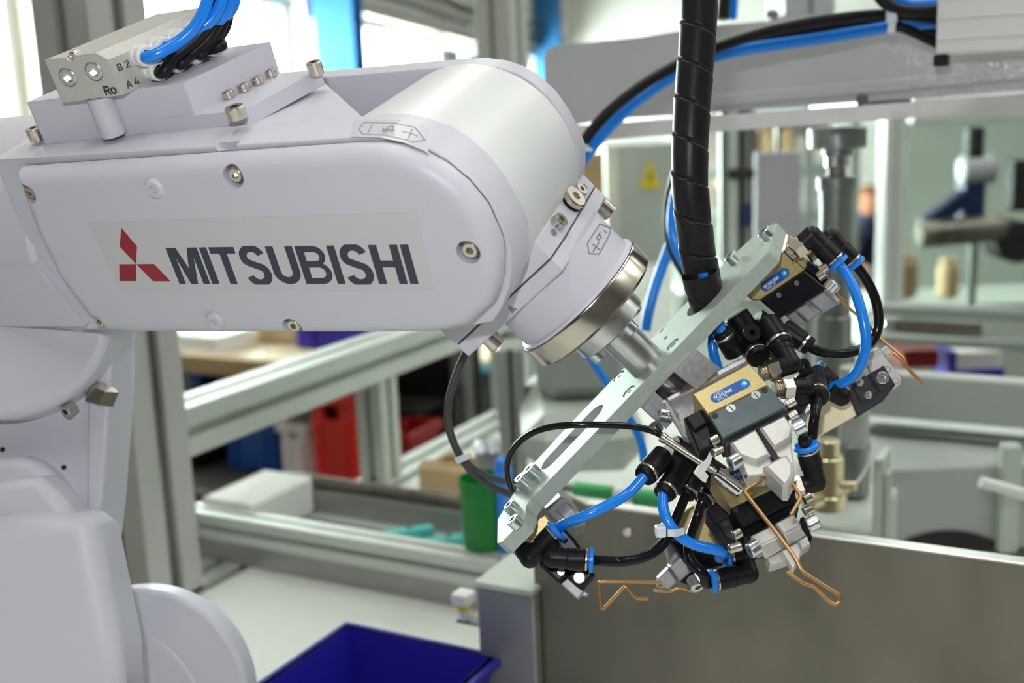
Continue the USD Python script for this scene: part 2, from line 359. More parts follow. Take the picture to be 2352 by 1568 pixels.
# blue steel columns in front of the window wall
def column(name, px, py, dpx, label):
    p = bhit(px, py, LW + .16); r = dpx / FPX * ((BLD.w(p) - C) @ F)
    t = thing(name, label, 'column', BLD.at([p[0], p[1], 0])); w = r * .5
    part(t, 'web', bx(-w * .12, w * .12, -w * .8, w * .8, 0, ZC - .02), 'column_blue')
    for s in (-1, 1): part(t, 'flange', bx(-w, w, s * w * .9 - w * .12, s * w * .9 + w * .12, 0, ZC - .02), 'column_blue')
column('steel_column', 780, 80, 92, 'nearer and wider of the two blue steel columns before the windows')
column('steel_column', 1260, 80, 58, 'farther and narrower blue steel column beside the dark conduits')
for k, (z_, m_) in enumerate(((0.10, 'dark_stuff'), (0.27, 'satin_steel'), (0.335, 'dark_stuff'))):
    p0, p1 = bhit(1000, 0, LW + .06), bhit(1290, 90, LW + .06)
    t = thing('trim_%d' % (k + 1), ('upper dark', 'middle steel', 'lower dark')[k] + ' conduit running along the lintel above the windows', None, BLD.at([LW + .06, 0, ZT + z_]), kind='structure')
    part(t, 'pipe', sweep([(0, 4.2, 0), (0, 16.5, 0)], .03, 10), m_)
    for y in (5, 9, 13): part(t, 'clip', bx(-.062, .03, y - .02, y + .02, -.04, .04), 'satin_steel')
# ================================================================ work cell behind the robot
def profile2d(s):
    h, g, d = s / 2, s * .11, s * .20
    p = sbox(-h, -h, h, h).buffer(-.001).buffer(.001)
    for k in range(4):
        p = p.difference(affinity.rotate(sbox(-g, h - d, g, h + 1), 90 * k, origin=(0, 0)))
        p = p.difference(affinity.rotate(sbox(-g * 1.9, h - d, g * 1.9, h - d * .45), 90 * k, origin=(0, 0)))
    return p
def bar(p0, p1, s):
    """slotted aluminium profile between two points"""
    p0, p1 = A(p0), A(p1); return mv(ext(profile2d(s), 0, np.linalg.norm(p1 - p0)), local(p0, p1 - p0, [1, 0, 0] if abs(nrm(p1 - p0)[0]) < .9 else [0, 1, 0]))
ZTAB = 1.0
PB = KZ(352, 1372, ZTAB); S45 = .045
tb = thing('work_table', 'broad white work table top with an aluminium edge, under the conveyor', 'table', WORLD)
part(tb, 'table_top', bx(PB[0] + .031, 1.3, -.5, 1.55, ZTAB - .03, ZTAB, .003), 'table_white')
for x, y in ((PB[0] + .02, 1.5), (1.2, 1.5), (1.2, -.4), (PB[0] + .02, -.4)): part(tb, 'leg', bx(x - .03, x + .03, y - .03, y + .03, 0, ZTAB - .03), 'profile_aluminium')
t = thing('frame_post', 'tall slotted aluminium profile post left behind the robot', 'post', Fr([PB[0], PB[1], ZTAB - .0], [1, 0, 0], [0, 1, 0]))
part(t, 'profile', ext(profile2d(.060), -.9, 1.1), 'profile_aluminium', smooth=False)
part(t, 'foot', bx(-.03, .03, -.03, .03, 0, .006, .001), 'satin_steel')
post_x, post_y = PB[0], PB[1] + .03
zb1 = KY(398, 998, post_y)[2]
def on_bar(px, z): r = ray(px, 500); t_ = (post_x - C[0]) / r[0]; return (C + t_ * r)[1]
yend = on_bar(1165, 0)
t = thing('cross_rail', 'upper slanted-looking aluminium rail running from the post into the background', 'rail', Fr([post_x, post_y, zb1], [1, 0, 0], [0, 1, 0]), 'aluminium rails of the cell frame')
part(t, 'profile', mv(bar((0, 0, 0), (0, yend - post_y, 0), .043), np.eye(4)), 'beam_aluminium', smooth=False)
zb2 = ZTAB - .0205
t = thing('cross_rail', 'lower aluminium rail on the table edge, below the red crate', 'rail', Fr([post_x, post_y, zb2], [1, 0, 0], [0, 1, 0]), 'aluminium rails of the cell frame')
part(t, 'profile', mv(bar((0, 0, 0), (0, yend - post_y, 0), .043), np.eye(4)), 'beam_aluminium', smooth=False)
for px, lab_, s in ((838, 'short aluminium upright between the two rails right of the red crate', .034), (1170, 'aluminium upright at the far end of the two rails', .05)):
    y = on_bar(px, 0); t = thing('frame_upright', lab_, 'post', Fr([post_x, y, zb2 + .022], [1, 0, 0], [0, 1, 0]))
    part(t, 'profile', ext(profile2d(s), 0, (zb1 - zb2 - .044) if px < 1000 else .75), 'beam_aluminium', smooth=False)
# conveyor
cn = KZ(800, 1351, ZTAB); cf = KZ(800, 1112, ZTAB + .046)
xl, xr = KY(418, 1200, cn[1])[0], KY(1135, 1330, cn[1])[0]
cv = thing('conveyor', 'low aluminium belt conveyor standing on the white table', 'conveyor', Fr([(xl + xr) / 2, cn[1], ZTAB], [1, 0, 0], [0, 1, 0]))
hx = (xr - xl) / 2; W2 = cf[1] - cn[1]
part(cv, 'near_rail', mv(bar((-hx, .012, .034), (hx, .012, .034), .024), np.eye(4)), 'beam_aluminium', smooth=False)
part(cv, 'near_skirt', bx(-hx, hx, .004, .020, 0, .024), 'sheet_grey')
part(cv, 'far_rail', sweep([(-hx + .02, W2 + .012, .040), (hx, W2 + .012, .040)], .006, 16), 'stainless', 'round rail at the far side')
part(cv, 'far_skirt', bx(-hx + .02, hx, W2, W2 + .022, .0, .034), 'sheet_grey')
part(cv, 'bed', bx(-hx, hx, .02, W2, .004, .012), 'machine_grey')
part(cv, 'groove', bx(-hx + .03, hx, .045, .060, .012, .016), 'satin_steel'); part(cv, 'groove', bx(-hx + .03, hx, .085, .096, .012, .016), 'satin_steel')
xe = KZ(568, 1150, ZTAB + .05)[0] - (xl + xr) / 2
part(cv, 'end_block', bx(-hx, -hx + .062, .026, W2 + .0, .012, .050, .003), 'paper', 'white end block')
for i, (dx_, dz_) in enumerate(((.006, .030), (.006, .014), (.014, .020))): part(cv, 'bolt', mv(cyl(.0042, 0, .005, 16, .0008), local([-hx + dx_, .003, dz_], [0, -1, 0])), 'dark_stuff')
for i, (px, py_) in enumerate(((940, 1213), (1030, 1232))):
    p = KZ(px, py_, ZTAB + .025)
    t = thing('teal_block', ('left' if i == 0 else 'right') + ' small teal plastic block lying on the conveyor bed', 'block', Fr([p[0], p[1], ZTAB + .016], [.72, .69, 0], [-.69, .72, 0]), 'teal blocks on the conveyor')
    part(t, 'block', bx(-.022, .022, -.006, .006, 0, .009, .001), 'teal_block')
    part(t, 'pin', cyl(.002, .0085, .012, 12), 'satin_steel')
p = KZ(1094, 1268, ZTAB + .046)
t = thing('green_cup', 'bright green plastic cup standing at the right end of the conveyor', 'cup', Fr([p[0], p[1] + .018, ZTAB + .0465], [1, 0, 0], [0, 1, 0]))
part(t, 'body', lathe([(0, 0), (.0185, 0), (.0195, .002), (.0205, .052), (.0212, .053), (.0212, .058), (.0198, .058), (.0185, .004), (0, .004)], 32), 'green_plastic')
t = thing('blue_strap', 'blue vertical strap beside the green cup', 'strap', Fr([KY(1143, 1200, p[1])[0], p[1] + .012, ZTAB + .0465], [1, 0, 0], [0, 1, 0]))
part(t, 'strap', bx(-.0035, .0035, -.007, .007, 0, .078, .001), 'blue_plastic'); part(t, 'buckle', bx(-.005, .005, -.009, .009, .058, .068, .001), 'blue_plastic')
p = KZ(1000, 1128, ZTAB)
t = thing('cardboard_box', 'open tan cardboard box on the table behind the conveyor', 'box', Fr([KZ(1058, 1112, ZTAB)[0], KZ(1058, 1112, ZTAB)[1], ZTAB + .0005], [1, 0, 0], [0, 1, 0]))
part(t, 'body', cut(bx(-.034, .034, -.03, .03, 0, .022), bx(-.032, .032, -.028, .028, .003, .1)), 'cardboard'); part(t, 'flap', mv(bx(-.034, .034, 0, .012, 0, .0015), local([0, -.03, .022], [0, -.6, .8])), 'cardboard')
# workbench with crates, beyond the frame
ZB = .93; wb = KZ(600, 822, ZB)
bench = thing('workbench', 'long wooden workbench with crates and bins on its low shelf', 'workbench', Fr([wb[0], wb[1], 0], [1, 0, 0], [0, 1, 0]))
part(bench, 'bench_top', bx(-.9, .25, 0, .42, ZB - .035, ZB, .004), 'bench_top'); part(bench, 'front_edge', bx(-.9, .25, -.012, 0, ZB - .042, ZB - .002, .003), 'wood')
part(bench, 'low_shelf', bx(-.9, .25, .0, .42, .60, .63, .004), 'floor_grey'); part(bench, 'back_panel', bx(-.9, .25, .42, .44, .3, ZB - .04), 'dark_stuff')
for x, y_ in ((-.85, .02), (-.27, .37), (-.20, .37), (.23, .37)):
    part(bench, 'leg', bx(x - .016, x + .016, y_, y_ + .04, 0, ZB - .04), 'satin_steel')
    pass
ZS = .63
def crate(name, label, px0, px1, dy, h, m, group=None, depth=.3, z=ZS, tilt=0):
    y = wb[1] + dy; x0, x1 = KY(px0, 1000, y)[0], KY(px1, 1000, y)[0]; w = (x1 - x0) / 2
    t = thing(name, label, 'crate' if 'crate' in name else name.split('_')[-1], Fr([(x0 + x1) / 2, y, z + .001], [1, 0, 0], [0, 1, 0]), group)
    o = cut(bx(-w, w, 0, depth, 0, h, .006), bx(-w + .006, w - .006, .006, depth - .006, .006, h + .1), bx(-w * .35, w * .35, -.1, .1, h * .78, h * .9))
    part(t, 'shell', o, m); part(t, 'rim', cut(bx(-w - .006, w + .006, -.006, depth + .006, h - .022, h, .002), bx(-w + .004, w - .004, .004, depth - .004, h - .1, h + .1)), m)
    for s in (-.6, .6): part(t, 'rib', bx(w * s - .006, w * s + .006, -.006, .002, .004, h * .75), m)
    return t
def hgt_at(py, y, px): return KY(px, py, y)[2]
crate('red_crate', 'bright red plastic crate under the workbench, left of the short upright', 714, 812, .0, hgt_at(905, wb[1], 760) - ZS, 'crate_red', depth=.085)
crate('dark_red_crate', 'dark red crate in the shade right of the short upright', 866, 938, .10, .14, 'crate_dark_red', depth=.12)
sta, stb = K(925, 842, 3.15), K(1135, 846, 3.15); hw_ = np.linalg.norm(stb - sta) / 2; so_ = (sta + stb) / 2; sz_ = float(so_[2]); so_[2] = 0
st_ = thing('side_table', 'pale side table with a light blue edge beyond the wooden bench', 'table', Fr(so_, nrm(np.cross(_h, _z)), _h))
part(st_, 'table_top', bx(-hw_, hw_, 0, .5, sz_ - .004, sz_ + .016, .003), 'bench_top'); part(st_, 'blue_edge', bx(-hw_, hw_, -.01, 0, sz_ - .018, sz_ + .004, .002), 'teal_edge')
part(st_, 'front_panel', bx(-hw_ * .1, hw_ * .92, .06, .08, sz_ - .40, sz_ - .004, .002), 'lintel_paint')
for x in (-hw_ + .02, -hw_ * .2, hw_ - .02):
    for y in (.03, .46): part(st_, 'leg', bx(x - .015, x + .015, y - .015, y + .015, 0, sz_ - .004), 'satin_steel')
crate('blue_tub', 'blue tub on the low shelf left of the white box', 516, 628, .14, hgt_at(962, wb[1] + .14, 560) - ZS, 'crate_blue', depth=.2)
crate('white_box', 'small off-white box with an open front beside the red crate', 642, 704, .06, hgt_at(972, wb[1] + .06, 670) - ZS, 'paper', depth=.24)
for i, (a, b) in enumerate(((452, 476), (520, 540), (568, 604), (622, 672))):
    t = crate('storage_bin', 'small blue bin in the dark under the bench top, ' + ('first', 'second', 'third', 'fourth')[i] + ' from the left', a, b, .26, .09, 'crate_blue', 'blue bins under the bench top', depth=.09, z=.775)
part(bench, 'upper_shelf', bx(-.5, .2, .25, .36, .765, .774), 'dark_stuff')
t = thing('tool_bag', 'black bag lying on the low shelf at its left end', 'bag', Fr([KY(445, 1000, wb[1] + .2)[0], wb[1] + .17, ZS + .001], [1, 0, 0], [0, 1, 0]))
part(t, 'body', bx(-.10, .11, -.1, .14, 0, .13, .03), 'dark_stuff'); part(t, 'handle', sweep(spline([(-.05, 0, .12), (-.03, 0, .155), (.03, 0, .155), (.05, 0, .12)], 16), .008, 8), 'dark_stuff')
p = KZ(790, 792, ZB); 
t = crate('open_bin', 'violet blue open front bin standing on the bench top', 695, 900, .10, .085, 'bin_violet', depth=.18, z=ZB)
p = KZ(470, 790, ZB); t = thing('paper_stack', 'white papers on the left part of the bench top', 'paper', Fr([p[0], p[1] + .05, ZB + .0005], [1, 0, 0], [0, 1, 0]))
part(t, 'stack', bx(-.11, .09, -.11, .11, 0, .03), 'paper'); part(t, 'top_sheet', mv(bx(-.10, .09, -.10, .10, .0302, .0312), trimesh.transformations.rotation_matrix(.1, [0, 0, 1])), 'paper')
p = KZ(645, 790, ZB); t = thing('parts_tray', 'shallow cream tray beside the papers on the bench top', 'tray', Fr([p[0], p[1] + .08, ZB + .0005], [1, 0, 0], [0, 1, 0]))
part(t, 'tray', cut(bx(-.06, .06, -.08, .08, 0, .045, .004), bx(-.055, .055, -.075, .075, .004, .1)), 'cardboard')
# navy bin in front on the table
pts = [(715, 1565), (790, 1440), (1098, 1490)]
p = KZ(900, 1530, ZTAB + .07)
t = thing('navy_bin', 'dark blue open plastic bin at the bottom edge in front of the conveyor', 'bin', Fr([p[0], p[1], ZTAB + .0005], [1, 0, 0], [0, 1, 0]))
c_ = [KZ(x, y, ZTAB + .075) - A([p[0], p[1], ZTAB]) for x, y in ((787, 1442), (1110, 1492))]
yb_ = (c_[0][1] + c_[1][1]) / 2; x0_, x1_ = c_[0][0], c_[1][0] + .012
def bin_shell(x0, x1, y0, y1, h, w):
    P = [(x0 + .02, y0 + .02, 0), (x1 - .02, y0 + .02, 0), (x1 - .02, y1 - .015, 0), (x0 + .02, y1 - .015, 0), (x0, y0, h), (x1, y0, h), (x1, y1, h), (x0, y1, h)]
    Q = [(x0 + .02 + w, y0 + .02 + w, w), (x1 - .02 - w, y0 + .02 + w, w), (x1 - .02 - w, y1 - .015 - w, w), (x0 + .02 + w, y1 - .015 - w, w), (x0 + w, y0 + w, h + .001), (x1 - w, y0 + w, h + .001), (x1 - w, y1 - w, h + .001), (x0 + w, y1 - w, h + .001)]
    return cut(hull(P), hull(Q))
part(t, 'shell', bin_shell(x0_, x1_, yb_ - .11, yb_, .075, .003), 'bin_navy')
part(t, 'rim', cut(bx(x0_ - .004, x1_ + .004, yb_ - .114, yb_ + .004, .070, .075, .001), bx(x0_ + .003, x1_ - .003, yb_ - .107, yb_ - .003, 0, .1)), 'bin_navy')

# stainless sheet box in front right
YSH = K(1650, 1195, .62)[1]
sp = KY(1349, 1160, YSH); sq = KY(2352, 1300, YSH); zsh = (sp[2] + sq[2]) / 2
xs0 = KY(1226, 1300, YSH)[0]
sb = thing('stainless_hood', 'large brushed stainless steel sheet cover at the lower right', 'cover', Fr([xs0, YSH, ZTAB], [1, 0, 0], [0, 1, 0]))
hz = zsh - ZTAB
cutx = sp[0] - xs0
part(sb, 'front_sheet', mv(ext(Polygon([(0, 0.0004), (1.3, 0.0004), (1.3, hz), (cutx, hz), (.001, hz + .012), (0, hz - .0)]).buffer(0), 0, .0025), local([0, .0025, 0], [0, -1, 0], [1, 0, 0])), 'stainless')
part(sb, 'folded_edge', bx(cutx, 1.3, -.0008, .008, hz - .0002, hz + .0014, .0004), 'stainless_edge')
s0 = KY(1262, 1215, YSH)
for px, py_ in ((1440, 1222), ): 
    c = KY(px, py_, YSH) - A([xs0, YSH, ZTAB]); part(sb, 'dome_screw', mv(lathe([(0, 0), (.0028, 0), (.0024, .0006), (0, .0009)], 20), local([c[0], 0, c[2]], [0, -1, 0])), 'zinc')
ZL = KY(1160, 1345, YSH - .01)[2]
lb = thing('side_cover', 'lower grey sheet metal box at the left of the stainless cover', 'cover', Fr([KY(1096, 1400, YSH - .01)[0], YSH - .01, ZTAB], [1, 0, 0], [0, 1, 0]))
wl_ = xs0 - KY(1096, 1400, YSH - .01)[0]
part(lb, 'body', bx(0, wl_ + .004, 0, .009, .0004, ZL - ZTAB - .004, .001), 'sheet_grey'); part(lb, 'lip', bx(-.001, wl_ + .004, -.001, .06, ZL - ZTAB - .004, ZL - ZTAB, .0006), 'machine_pale')
c = KY(1065, 1385, YSH + .02)
t = thing('valve_plug', 'small white valve with a yellow ring at the left of the grey sheet box', 'valve', Fr(c, [1, 0, 0], [0, 1, 0]))
part(t, 'body', bx(-.006, .006, -.006, .006, .0, .008, .001), 'white_plastic'); part(t, 'ring', cyl(.0042, -.004, 0, 20), 'sign_yellow'); part(t, 'stem', cyl(.0032, -.010, -.004, 20), 'white_plastic'); part(t, 'bracket', bx(-.003, .02, -.005, .005, -.0115, -.010), 'satin_steel')

# ================================================================ machines and hoses at the right and above
CF = Fr([0, 0, 0], _r_h, _h)                                         # level axes along the view: x right, y away, z up
def cfl(p): return CF.l(p)
def level(o): return Fr(o, _r_h, _h)
def facebox(name, label, cat_, px0, py0, px1, py1, d, thick, m, pn='body', c=.002, group=None, fr=None):
    """a level box whose front shows between two pixels at depth d"""
    a, b = K(px0, (py0 + py1) / 2, d), K(px1, (py0 + py1) / 2, d); t_, u_ = K((px0 + px1) / 2, py0, d), K((px0 + px1) / 2, py1, d)
    o = (a + b) / 2; o[2] = u_[2]; w, h = np.linalg.norm(b - a) / 2, t_[2] - u_[2]
    t = thing(name, label, cat_, level(o), group); part(t, pn, bx(-w, w, 0, thick, 0, h, c), m); return t, w, h, d / FPX
# gantry beam
YG = K(1700, 200, .80)[1]
gp = [(1250, 331), (1250, 132), (1257, 114), (1275, 105), (1480, 84), (1643, 58), (2007, 28), (3300, -78), (3300, 141), (1400, 275), (1300, 290)]
go = A([KY(1250, 330, YG)[0], YG, KY(1250, 330, YG)[2]])
gan = thing('gantry_beam', 'wide grey painted beam with a folded lower edge crossing the upper right', 'beam', Fr(go, [1, 0, 0], [0, 1, 0]))
def gxy(pts): return [(KY(x, y, YG)[0] - go[0], KY(x, y, YG)[2] - go[2]) for x, y in pts]
part(gan, 'face_plate', mv(ext(Polygon(gxy(gp)).buffer(0), 0, .004), local([0, 0, 0], [0, 1, 0], [1, 0, 0]) @ np.diag([1, -1, 1, 1])), 'beam_paint', smooth=20)
fold_t, fold_b = gxy([(1255, 292), (3300, 149)]), gxy([(1252, 331), (3300, 183)])
L0 = [(fold_t[0][0], -.0015, fold_t[0][1]), (fold_t[1][0], -.0015, fold_t[1][1]), (fold_b[1][0], -.010, fold_b[1][1]), (fold_b[0][0], -.010, fold_b[0][1])]
part(gan, 'folded_flange', hull(L0 + [(x, y + .012, z) for x, y, z in L0]), 'beam_paint')
mid = gxy([(1640, 222), (3300, 70)])
part(gan, 'raised_seam', hull([(mid[0][0], -.002, mid[0][1]), (mid[1][0], -.002, mid[1][1]), (mid[1][0], -.002, mid[1][1] - .006), (mid[0][0], -.002, mid[0][1] - .006), (mid[0][0], 0, mid[0][1] + .001), (mid[1][0], 0, mid[1][1] + .001), (mid[1][0], 0, mid[1][1] - .008), (mid[0][0], 0, mid[0][1] - .008)]), 'beam_paint')
YD = K(2250, 60, .66)[1]
do = A([KY(2151, 60, YD)[0], YD, KY(2151, 124, YD)[2]])
d_ = thing('cable_duct', 'white ribbed cable duct at the top right corner', 'duct', Fr(do, [1, 0, 0], [0, 1, 0]))
part(d_, 'duct', bx(0, .3, 0, .04, 0, .12, .001), 'duct_white'); 
for k in range(4): part(d_, 'ridge', bx(.0002, .3, -.0007, .0005, .008 + k * .0115, .0093 + k * .0115, .0002), 'duct_white')
part(d_, 'rubber_foot', bx(-.002, .006, .004, .016, -.007, -.0002, .001), 'black_rubber')
def hose(name, label, pts, r, m, group=None, n=70, cat_='hose', pn='hose'):
    P = A([K(*p) for p in pts]); o = P[len(P) // 2]; t = thing(name, label, cat_, Fr(o, [1, 0, 0], [0, 1, 0]), group)
    part(t, pn, sweep(spline(P, n) - o, r, 14), m); return t, o
def dd(pts, d): return [(x, y, d) for x, y in pts]
hose('air_hose', 'thick blue air hose sagging along the grey beam', dd([(2165, 52), (2046, 62), (1900, 86), (1780, 103), (1650, 128), (1555, 170), (1450, 243), (1385, 308), (1340, 366), (1322, 400)], .70), .0036, 'blue_tube')
hose('air_hose', 'upper black air hose lying on the blue one along the beam', dd([(2165, 45), (2046, 34), (1900, 46), (1760, 74), (1650, 108), (1550, 152), (1440, 222), (1366, 292), (1322, 362)], .69), .0034, 'black_rubber')
hose('air_hose', 'middle black hose pressed between the blue hose and its black neighbour', dd([(2170, 75), (2100, 60), (2046, 46), (1900, 62), (1780, 86), (1650, 118)], .705), .0030, 'black_rubber')
hose('air_hose', 'black hose drooping from the cable tie into the duct', dd([(2046, 55), (2080, 66), (2120, 84), (2150, 98), (2175, 104)], .69), .0030, 'black_rubber')
hose('air_hose', 'short blue hose end in the bundle beside the duct', dd([(2030, -40), (2060, 0), (2100, 12), (2175, 8)], .68), .0036, 'blue_tube')
hose('air_hose', 'short black hose end curling over the bundle at the duct', dd([(2010, -30), (2040, 12), (2090, 26), (2175, 22)], .675), .0034, 'black_rubber')
t, o = hose('cable_tie', 'white cable tie round the hose bundle below the top edge', dd([(2046, 14), (2049, 40), (2046, 76)], .678), .0024, 'tie_plastic', cat_='cable tie', pn='strap')
part(t, 'head', bx(-.003, .003, -.0035, .002, -.003, .004, .0006), 'tie_plastic')
t, o = hose('cable_tie', 'pale cable tie round the two hoses behind the wrist drum', dd([(1325, 330), (1342, 340), (1360, 345)], .688), .0011, 'tie_plastic', cat_='cable tie', pn='strap')
part(t, 'head', bx(-.002, .002, -.003, .002, -.002, .002, .0004), 'tie_plastic')
hose('air_hose', 'blue hose hanging behind the black spiral hose', [(1600, -90, .53), (1598, 150, .54), (1592, 320, .56)] + dd([(1552, 450), (1545, 520), (1562, 585), (1600, 640)], .66), .0034, 'blue_tube')
hose('air_hose', 'black hose hanging beside the blue one behind the spiral hose', [(1628, -90, .56), (1620, 150, .57), (1592, 300, .60)] + dd([(1541, 440), (1534, 520), (1552, 590), (1590, 650)], .68), .0030, 'black_rubber')
hose('air_hose', 'blue hose running down in the background left of the tool plate', dd([(1540, 560), (1518, 620), (1496, 690), (1482, 760)], .72), .0034, 'blue_tube')
hose('air_hose', 'blue hose passing under the wrist behind the flange', [(1290, 720, .50)] + dd([(1340, 800), (1375, 850), (1410, 905), (1462, 990), (1478, 1060)], .62), .0022, 'blue_tube')
hose('air_hose', 'black stub of hose above the beam right of the spiral hose', dd([(1668, -40), (1664, 0), (1660, 44)], .85), .0045, 'black_rubber')
hose('air_hose', 'blue stub of hose above the beam beside the black stub', dd([(1690, -40), (1686, 0), (1682, 44)], .86), .0035, 'blue_tube')
t, w, h, s = facebox('gantry_slide', 'silver slide block standing above the beam at the top edge', 'machine part', 1805, -60, 1920, 34, 1.0, .08, 'panel_grey')
part(t, 'groove', bx(-w * .1, w * .1, -.002, .001, 0, h), 'satin_steel')
t, w, h, s = facebox('beam_knob', 'small grey knob on top of the beam', 'knob', 1762, 22, 1790, 42, .84, .01, 'satin_steel'); part(t, 'stem', cyl(.003, -.004, .001, 12), 'satin_steel')
# press cylinder hanging below the beam
def stack(name, label, cat_, px, d, prof, mat_names, parts):
    """a vertical turned column: prof = list of (y0, y1, radius in pixels)"""
    o = K(px, prof[-1][1], d); t = thing(name, label, cat_, level(o))
    for (y0, y1, r), m, pn in zip(prof, mat_names, parts):
        z0, z1 = K(px, y1, d)[2] - o[2], K(px, y0, d)[2] - o[2]; part(t, pn, cyl(r * d / FPX, z0, z1 + .0004, 40, .0008), m)
    return t, o
pct, pco = stack('press_cylinder', 'vertical steel press cylinder with a chrome rod under the beam', 'cylinder', 1905, .95,
      [(288, 331, 61), (331, 348, 30), (336, 372, 25), (370, 392, 20), (392, 420, 41), (420, 446, 36), (440, 700, 34), (700, 1374, 38)], ['satin_steel', 'satin_steel', 'chrome', 'stainless', 'satin_steel', 'satin_steel', 'satin_steel', 'satin_steel'], ['collar', 'nut', 'rod', 'neck', 'head', 'ring', 'tube', 'lower_tube'])
pz_ = K(1905, 262, .95)[2] - pco[2]; part(pct, 'mount_arm', bx(-.018, .018, -.11, .015, pz_, pz_ + .016, .002), 'satin_steel')
stack('guide_column', 'smooth grey guide column right of the gripper head', 'column', 1958, .86, [(830, 1010, 34), (1010, 1130, 38)], ['machine_grey', 'satin_steel'], ['tube', 'sleeve'])
t, o = stack('brass_fitting', 'pale brass air fitting standing on the base block beside the lower elbow', 'fitting', 1900, .76, [(1000, 1040, 26), (1040, 1130, 36), (1130, 1166, 44)], ['brass', 'brass', 'brass'], ['cap', 'body', 'nut'])
part(t, 'side_port', mv(cyl(.006, 0, .016, 24, .001), local([-.004, -.004, .008], [-.8, -.6, .1])), 'brass'); part(t, 'bleed_screw', mv(cyl(.003, 0, .014, 16, .0005), local([.004, -.004, .017], [.8, -.6, .1])), 'brass')
hose('cable_tie', 'thin clear cable tie curving between the base block and guide column', dd([(1895, 1146), (1930, 1138), (1965, 1112), (1990, 1075), (1996, 1040)], .78), .0012, 'tie_plastic', cat_='cable tie', pn='strap')
# base block, trough and rails at the right
def yrun(px, py_, d): return K(px, py_, d)[1]
YB_ = yrun(1930, 1200, .80)
b0 = KY(1836, 1236, YB_); b1 = KY(2004, 1246, YB_)
bb = thing('base_block', 'pale grey base block behind the sheet cover, with an upright flange', 'machine base', Fr([b0[0], YB_, ZTAB], [1, 0, 0], [0, 1, 0]))
bz = KY(1930, 1210, YB_)[2] - ZTAB
part(bb, 'block', bx(-.08, b1[0] - b0[0], 0, .10, 0, bz, .002), 'machine_pale'); fz = KY(2003, 1050, YB_)[2] - ZTAB
part(bb, 'flange', bx(b1[0] - b0[0], b1[0] - b0[0] + .006, -.004, .03, 0, fz, .001), 'machine_pale'); part(bb, 'gusset', bx(b1[0] - b0[0] + .006, b1[0] - b0[0] + .010, -.002, .012, 0, fz - .01, .001), 'machine_grey')
t, w, h, s = facebox('grey_trough', 'deep grey machine housing at the right edge above the sheet cover', 'housing', 2014, 1062, 2500, 1270, .98, .3, 'machine_grey')
part(t, 'upright', bx(w * .12, w * .30, -.012, .001, 0, h + .02, .002), 'machine_pale'); part(t, 'dark_opening', mv(ext(Point(0, -.066).buffer(.085, quad_segs=24).intersection(sbox(-1, .001, 1, 1)), 0, .002), local([-w * .35, -.0005, 0], [0, -1, 0], [1, 0, 0])), 'screw_hole')
hose('white_rod', 'thin white rod slanting in from the right edge above the steel cover', dd([(2252, 1106), (2330, 1128), (2480, 1172)], .84), .0042, 'paper', cat_='rod', pn='rod')
YR = yrun(2200, 930, 1.02)
def xrail(name, label, px0, px1, py0, py1, px_ref, y, dp, m, round_=False, cat_='rail'):
    zt, zb_ = KY(px_ref, py0, y)[2], KY(px_ref, py1, y)[2]; x0, x1 = KY(px0, (py0 + py1) / 2, y)[0], KY(px1, (py0 + py1) / 2, y)[0]
    t = thing(name, label, cat_, Fr([x0, y, zb_], [1, 0, 0], [0, 1, 0]))
    if round_: part(t, 'tube', sweep([(0, 0, (zt - zb_) / 2), (x1 - x0, 0, (zt - zb_) / 2)], (zt - zb_) / 2, 20), m)
    else: part(t, 'panel', bx(0, x1 - x0, 0, dp, 0, zt - zb_, .002), m)
    return t
xrail('machine_fascia', 'long grey painted machine fascia right of the clamp', 1992, 2600, 868, 972, 2200, YR, .02, 'machine_grey', cat_='machine part')
xrail('round_rail', 'polished round rail under the grey machine panel', 1992, 2600, 985, 1022, 2200, YR + .02, .02, 'satin_steel', True)
xrail('machine_skirt', 'dull grey machine skirt below the polished rail', 1992, 2600, 1030, 1110, 2200, YR + .03, .012, 'machine_grey', cat_='machine part')
YQ = yrun(2200, 760, 1.7)
xrail('guide_rail', 'upper pale rail of the guard frame at the right', 2020, 2700, 706, 732, 2200, YQ, .03, 'satin_steel')
xrail('guide_rail', 'lower bluish steel rail above the red box', 1990, 2700, 776, 800, 2200, YQ - .02, .03, 'satin_steel')
rl = xrail('dark_roller', 'dark metal roller with a shiny cap lying between the two rails', 2062, 2255, 736, 776, 2160, YQ + .03, .03, 'stainless', True, cat_='roller')
part(rl, 'end_cap', mv(cyl(.0145, -.022, -.0002, 24, .003), local([0, 0, .0125], [1, 0, 0])), 'chrome', 'shiny end cap')
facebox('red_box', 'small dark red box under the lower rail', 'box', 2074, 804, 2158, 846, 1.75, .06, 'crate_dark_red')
t, w, h, s = facebox('blue_tray', 'blue and white tray right of the red box', 'tray', 2184, 806, 2302, 868, 1.76, .06, 'paper'); part(t, 'blue_rim', bx(-w - .003, w + .003, -.004, .0, 0, h * .35, .001), 'bin_violet'); part(t, 'blue_side', bx(-w - .004, -w + .008, -.003, .06, 0, h * 1.05, .001), 'bin_violet')
facebox('shelf_board', 'pale board behind the red box and blue tray', 'board', 1980, 800, 2700, 880, 2.15, .03, 'machine_pale')
t, w, h, s = facebox('control_cabinet', 'pale green control cabinet with a yellow warning triangle', 'cabinet', 1392, 330, 1568, 612, 2.5, .4, 'machine_pale')
tz = 1; a_ = K(1487, 432, 2.5)
sg_ = [(-.0225, 0), (.0225, 0), (0, .064)]
lo_ = level(K(1480, 471, 2.5)); cab = t
off = (K(1487, 432, 2.5) - K(1480, 612, 2.5)); ox, oz = off @ _r_h, off[2]
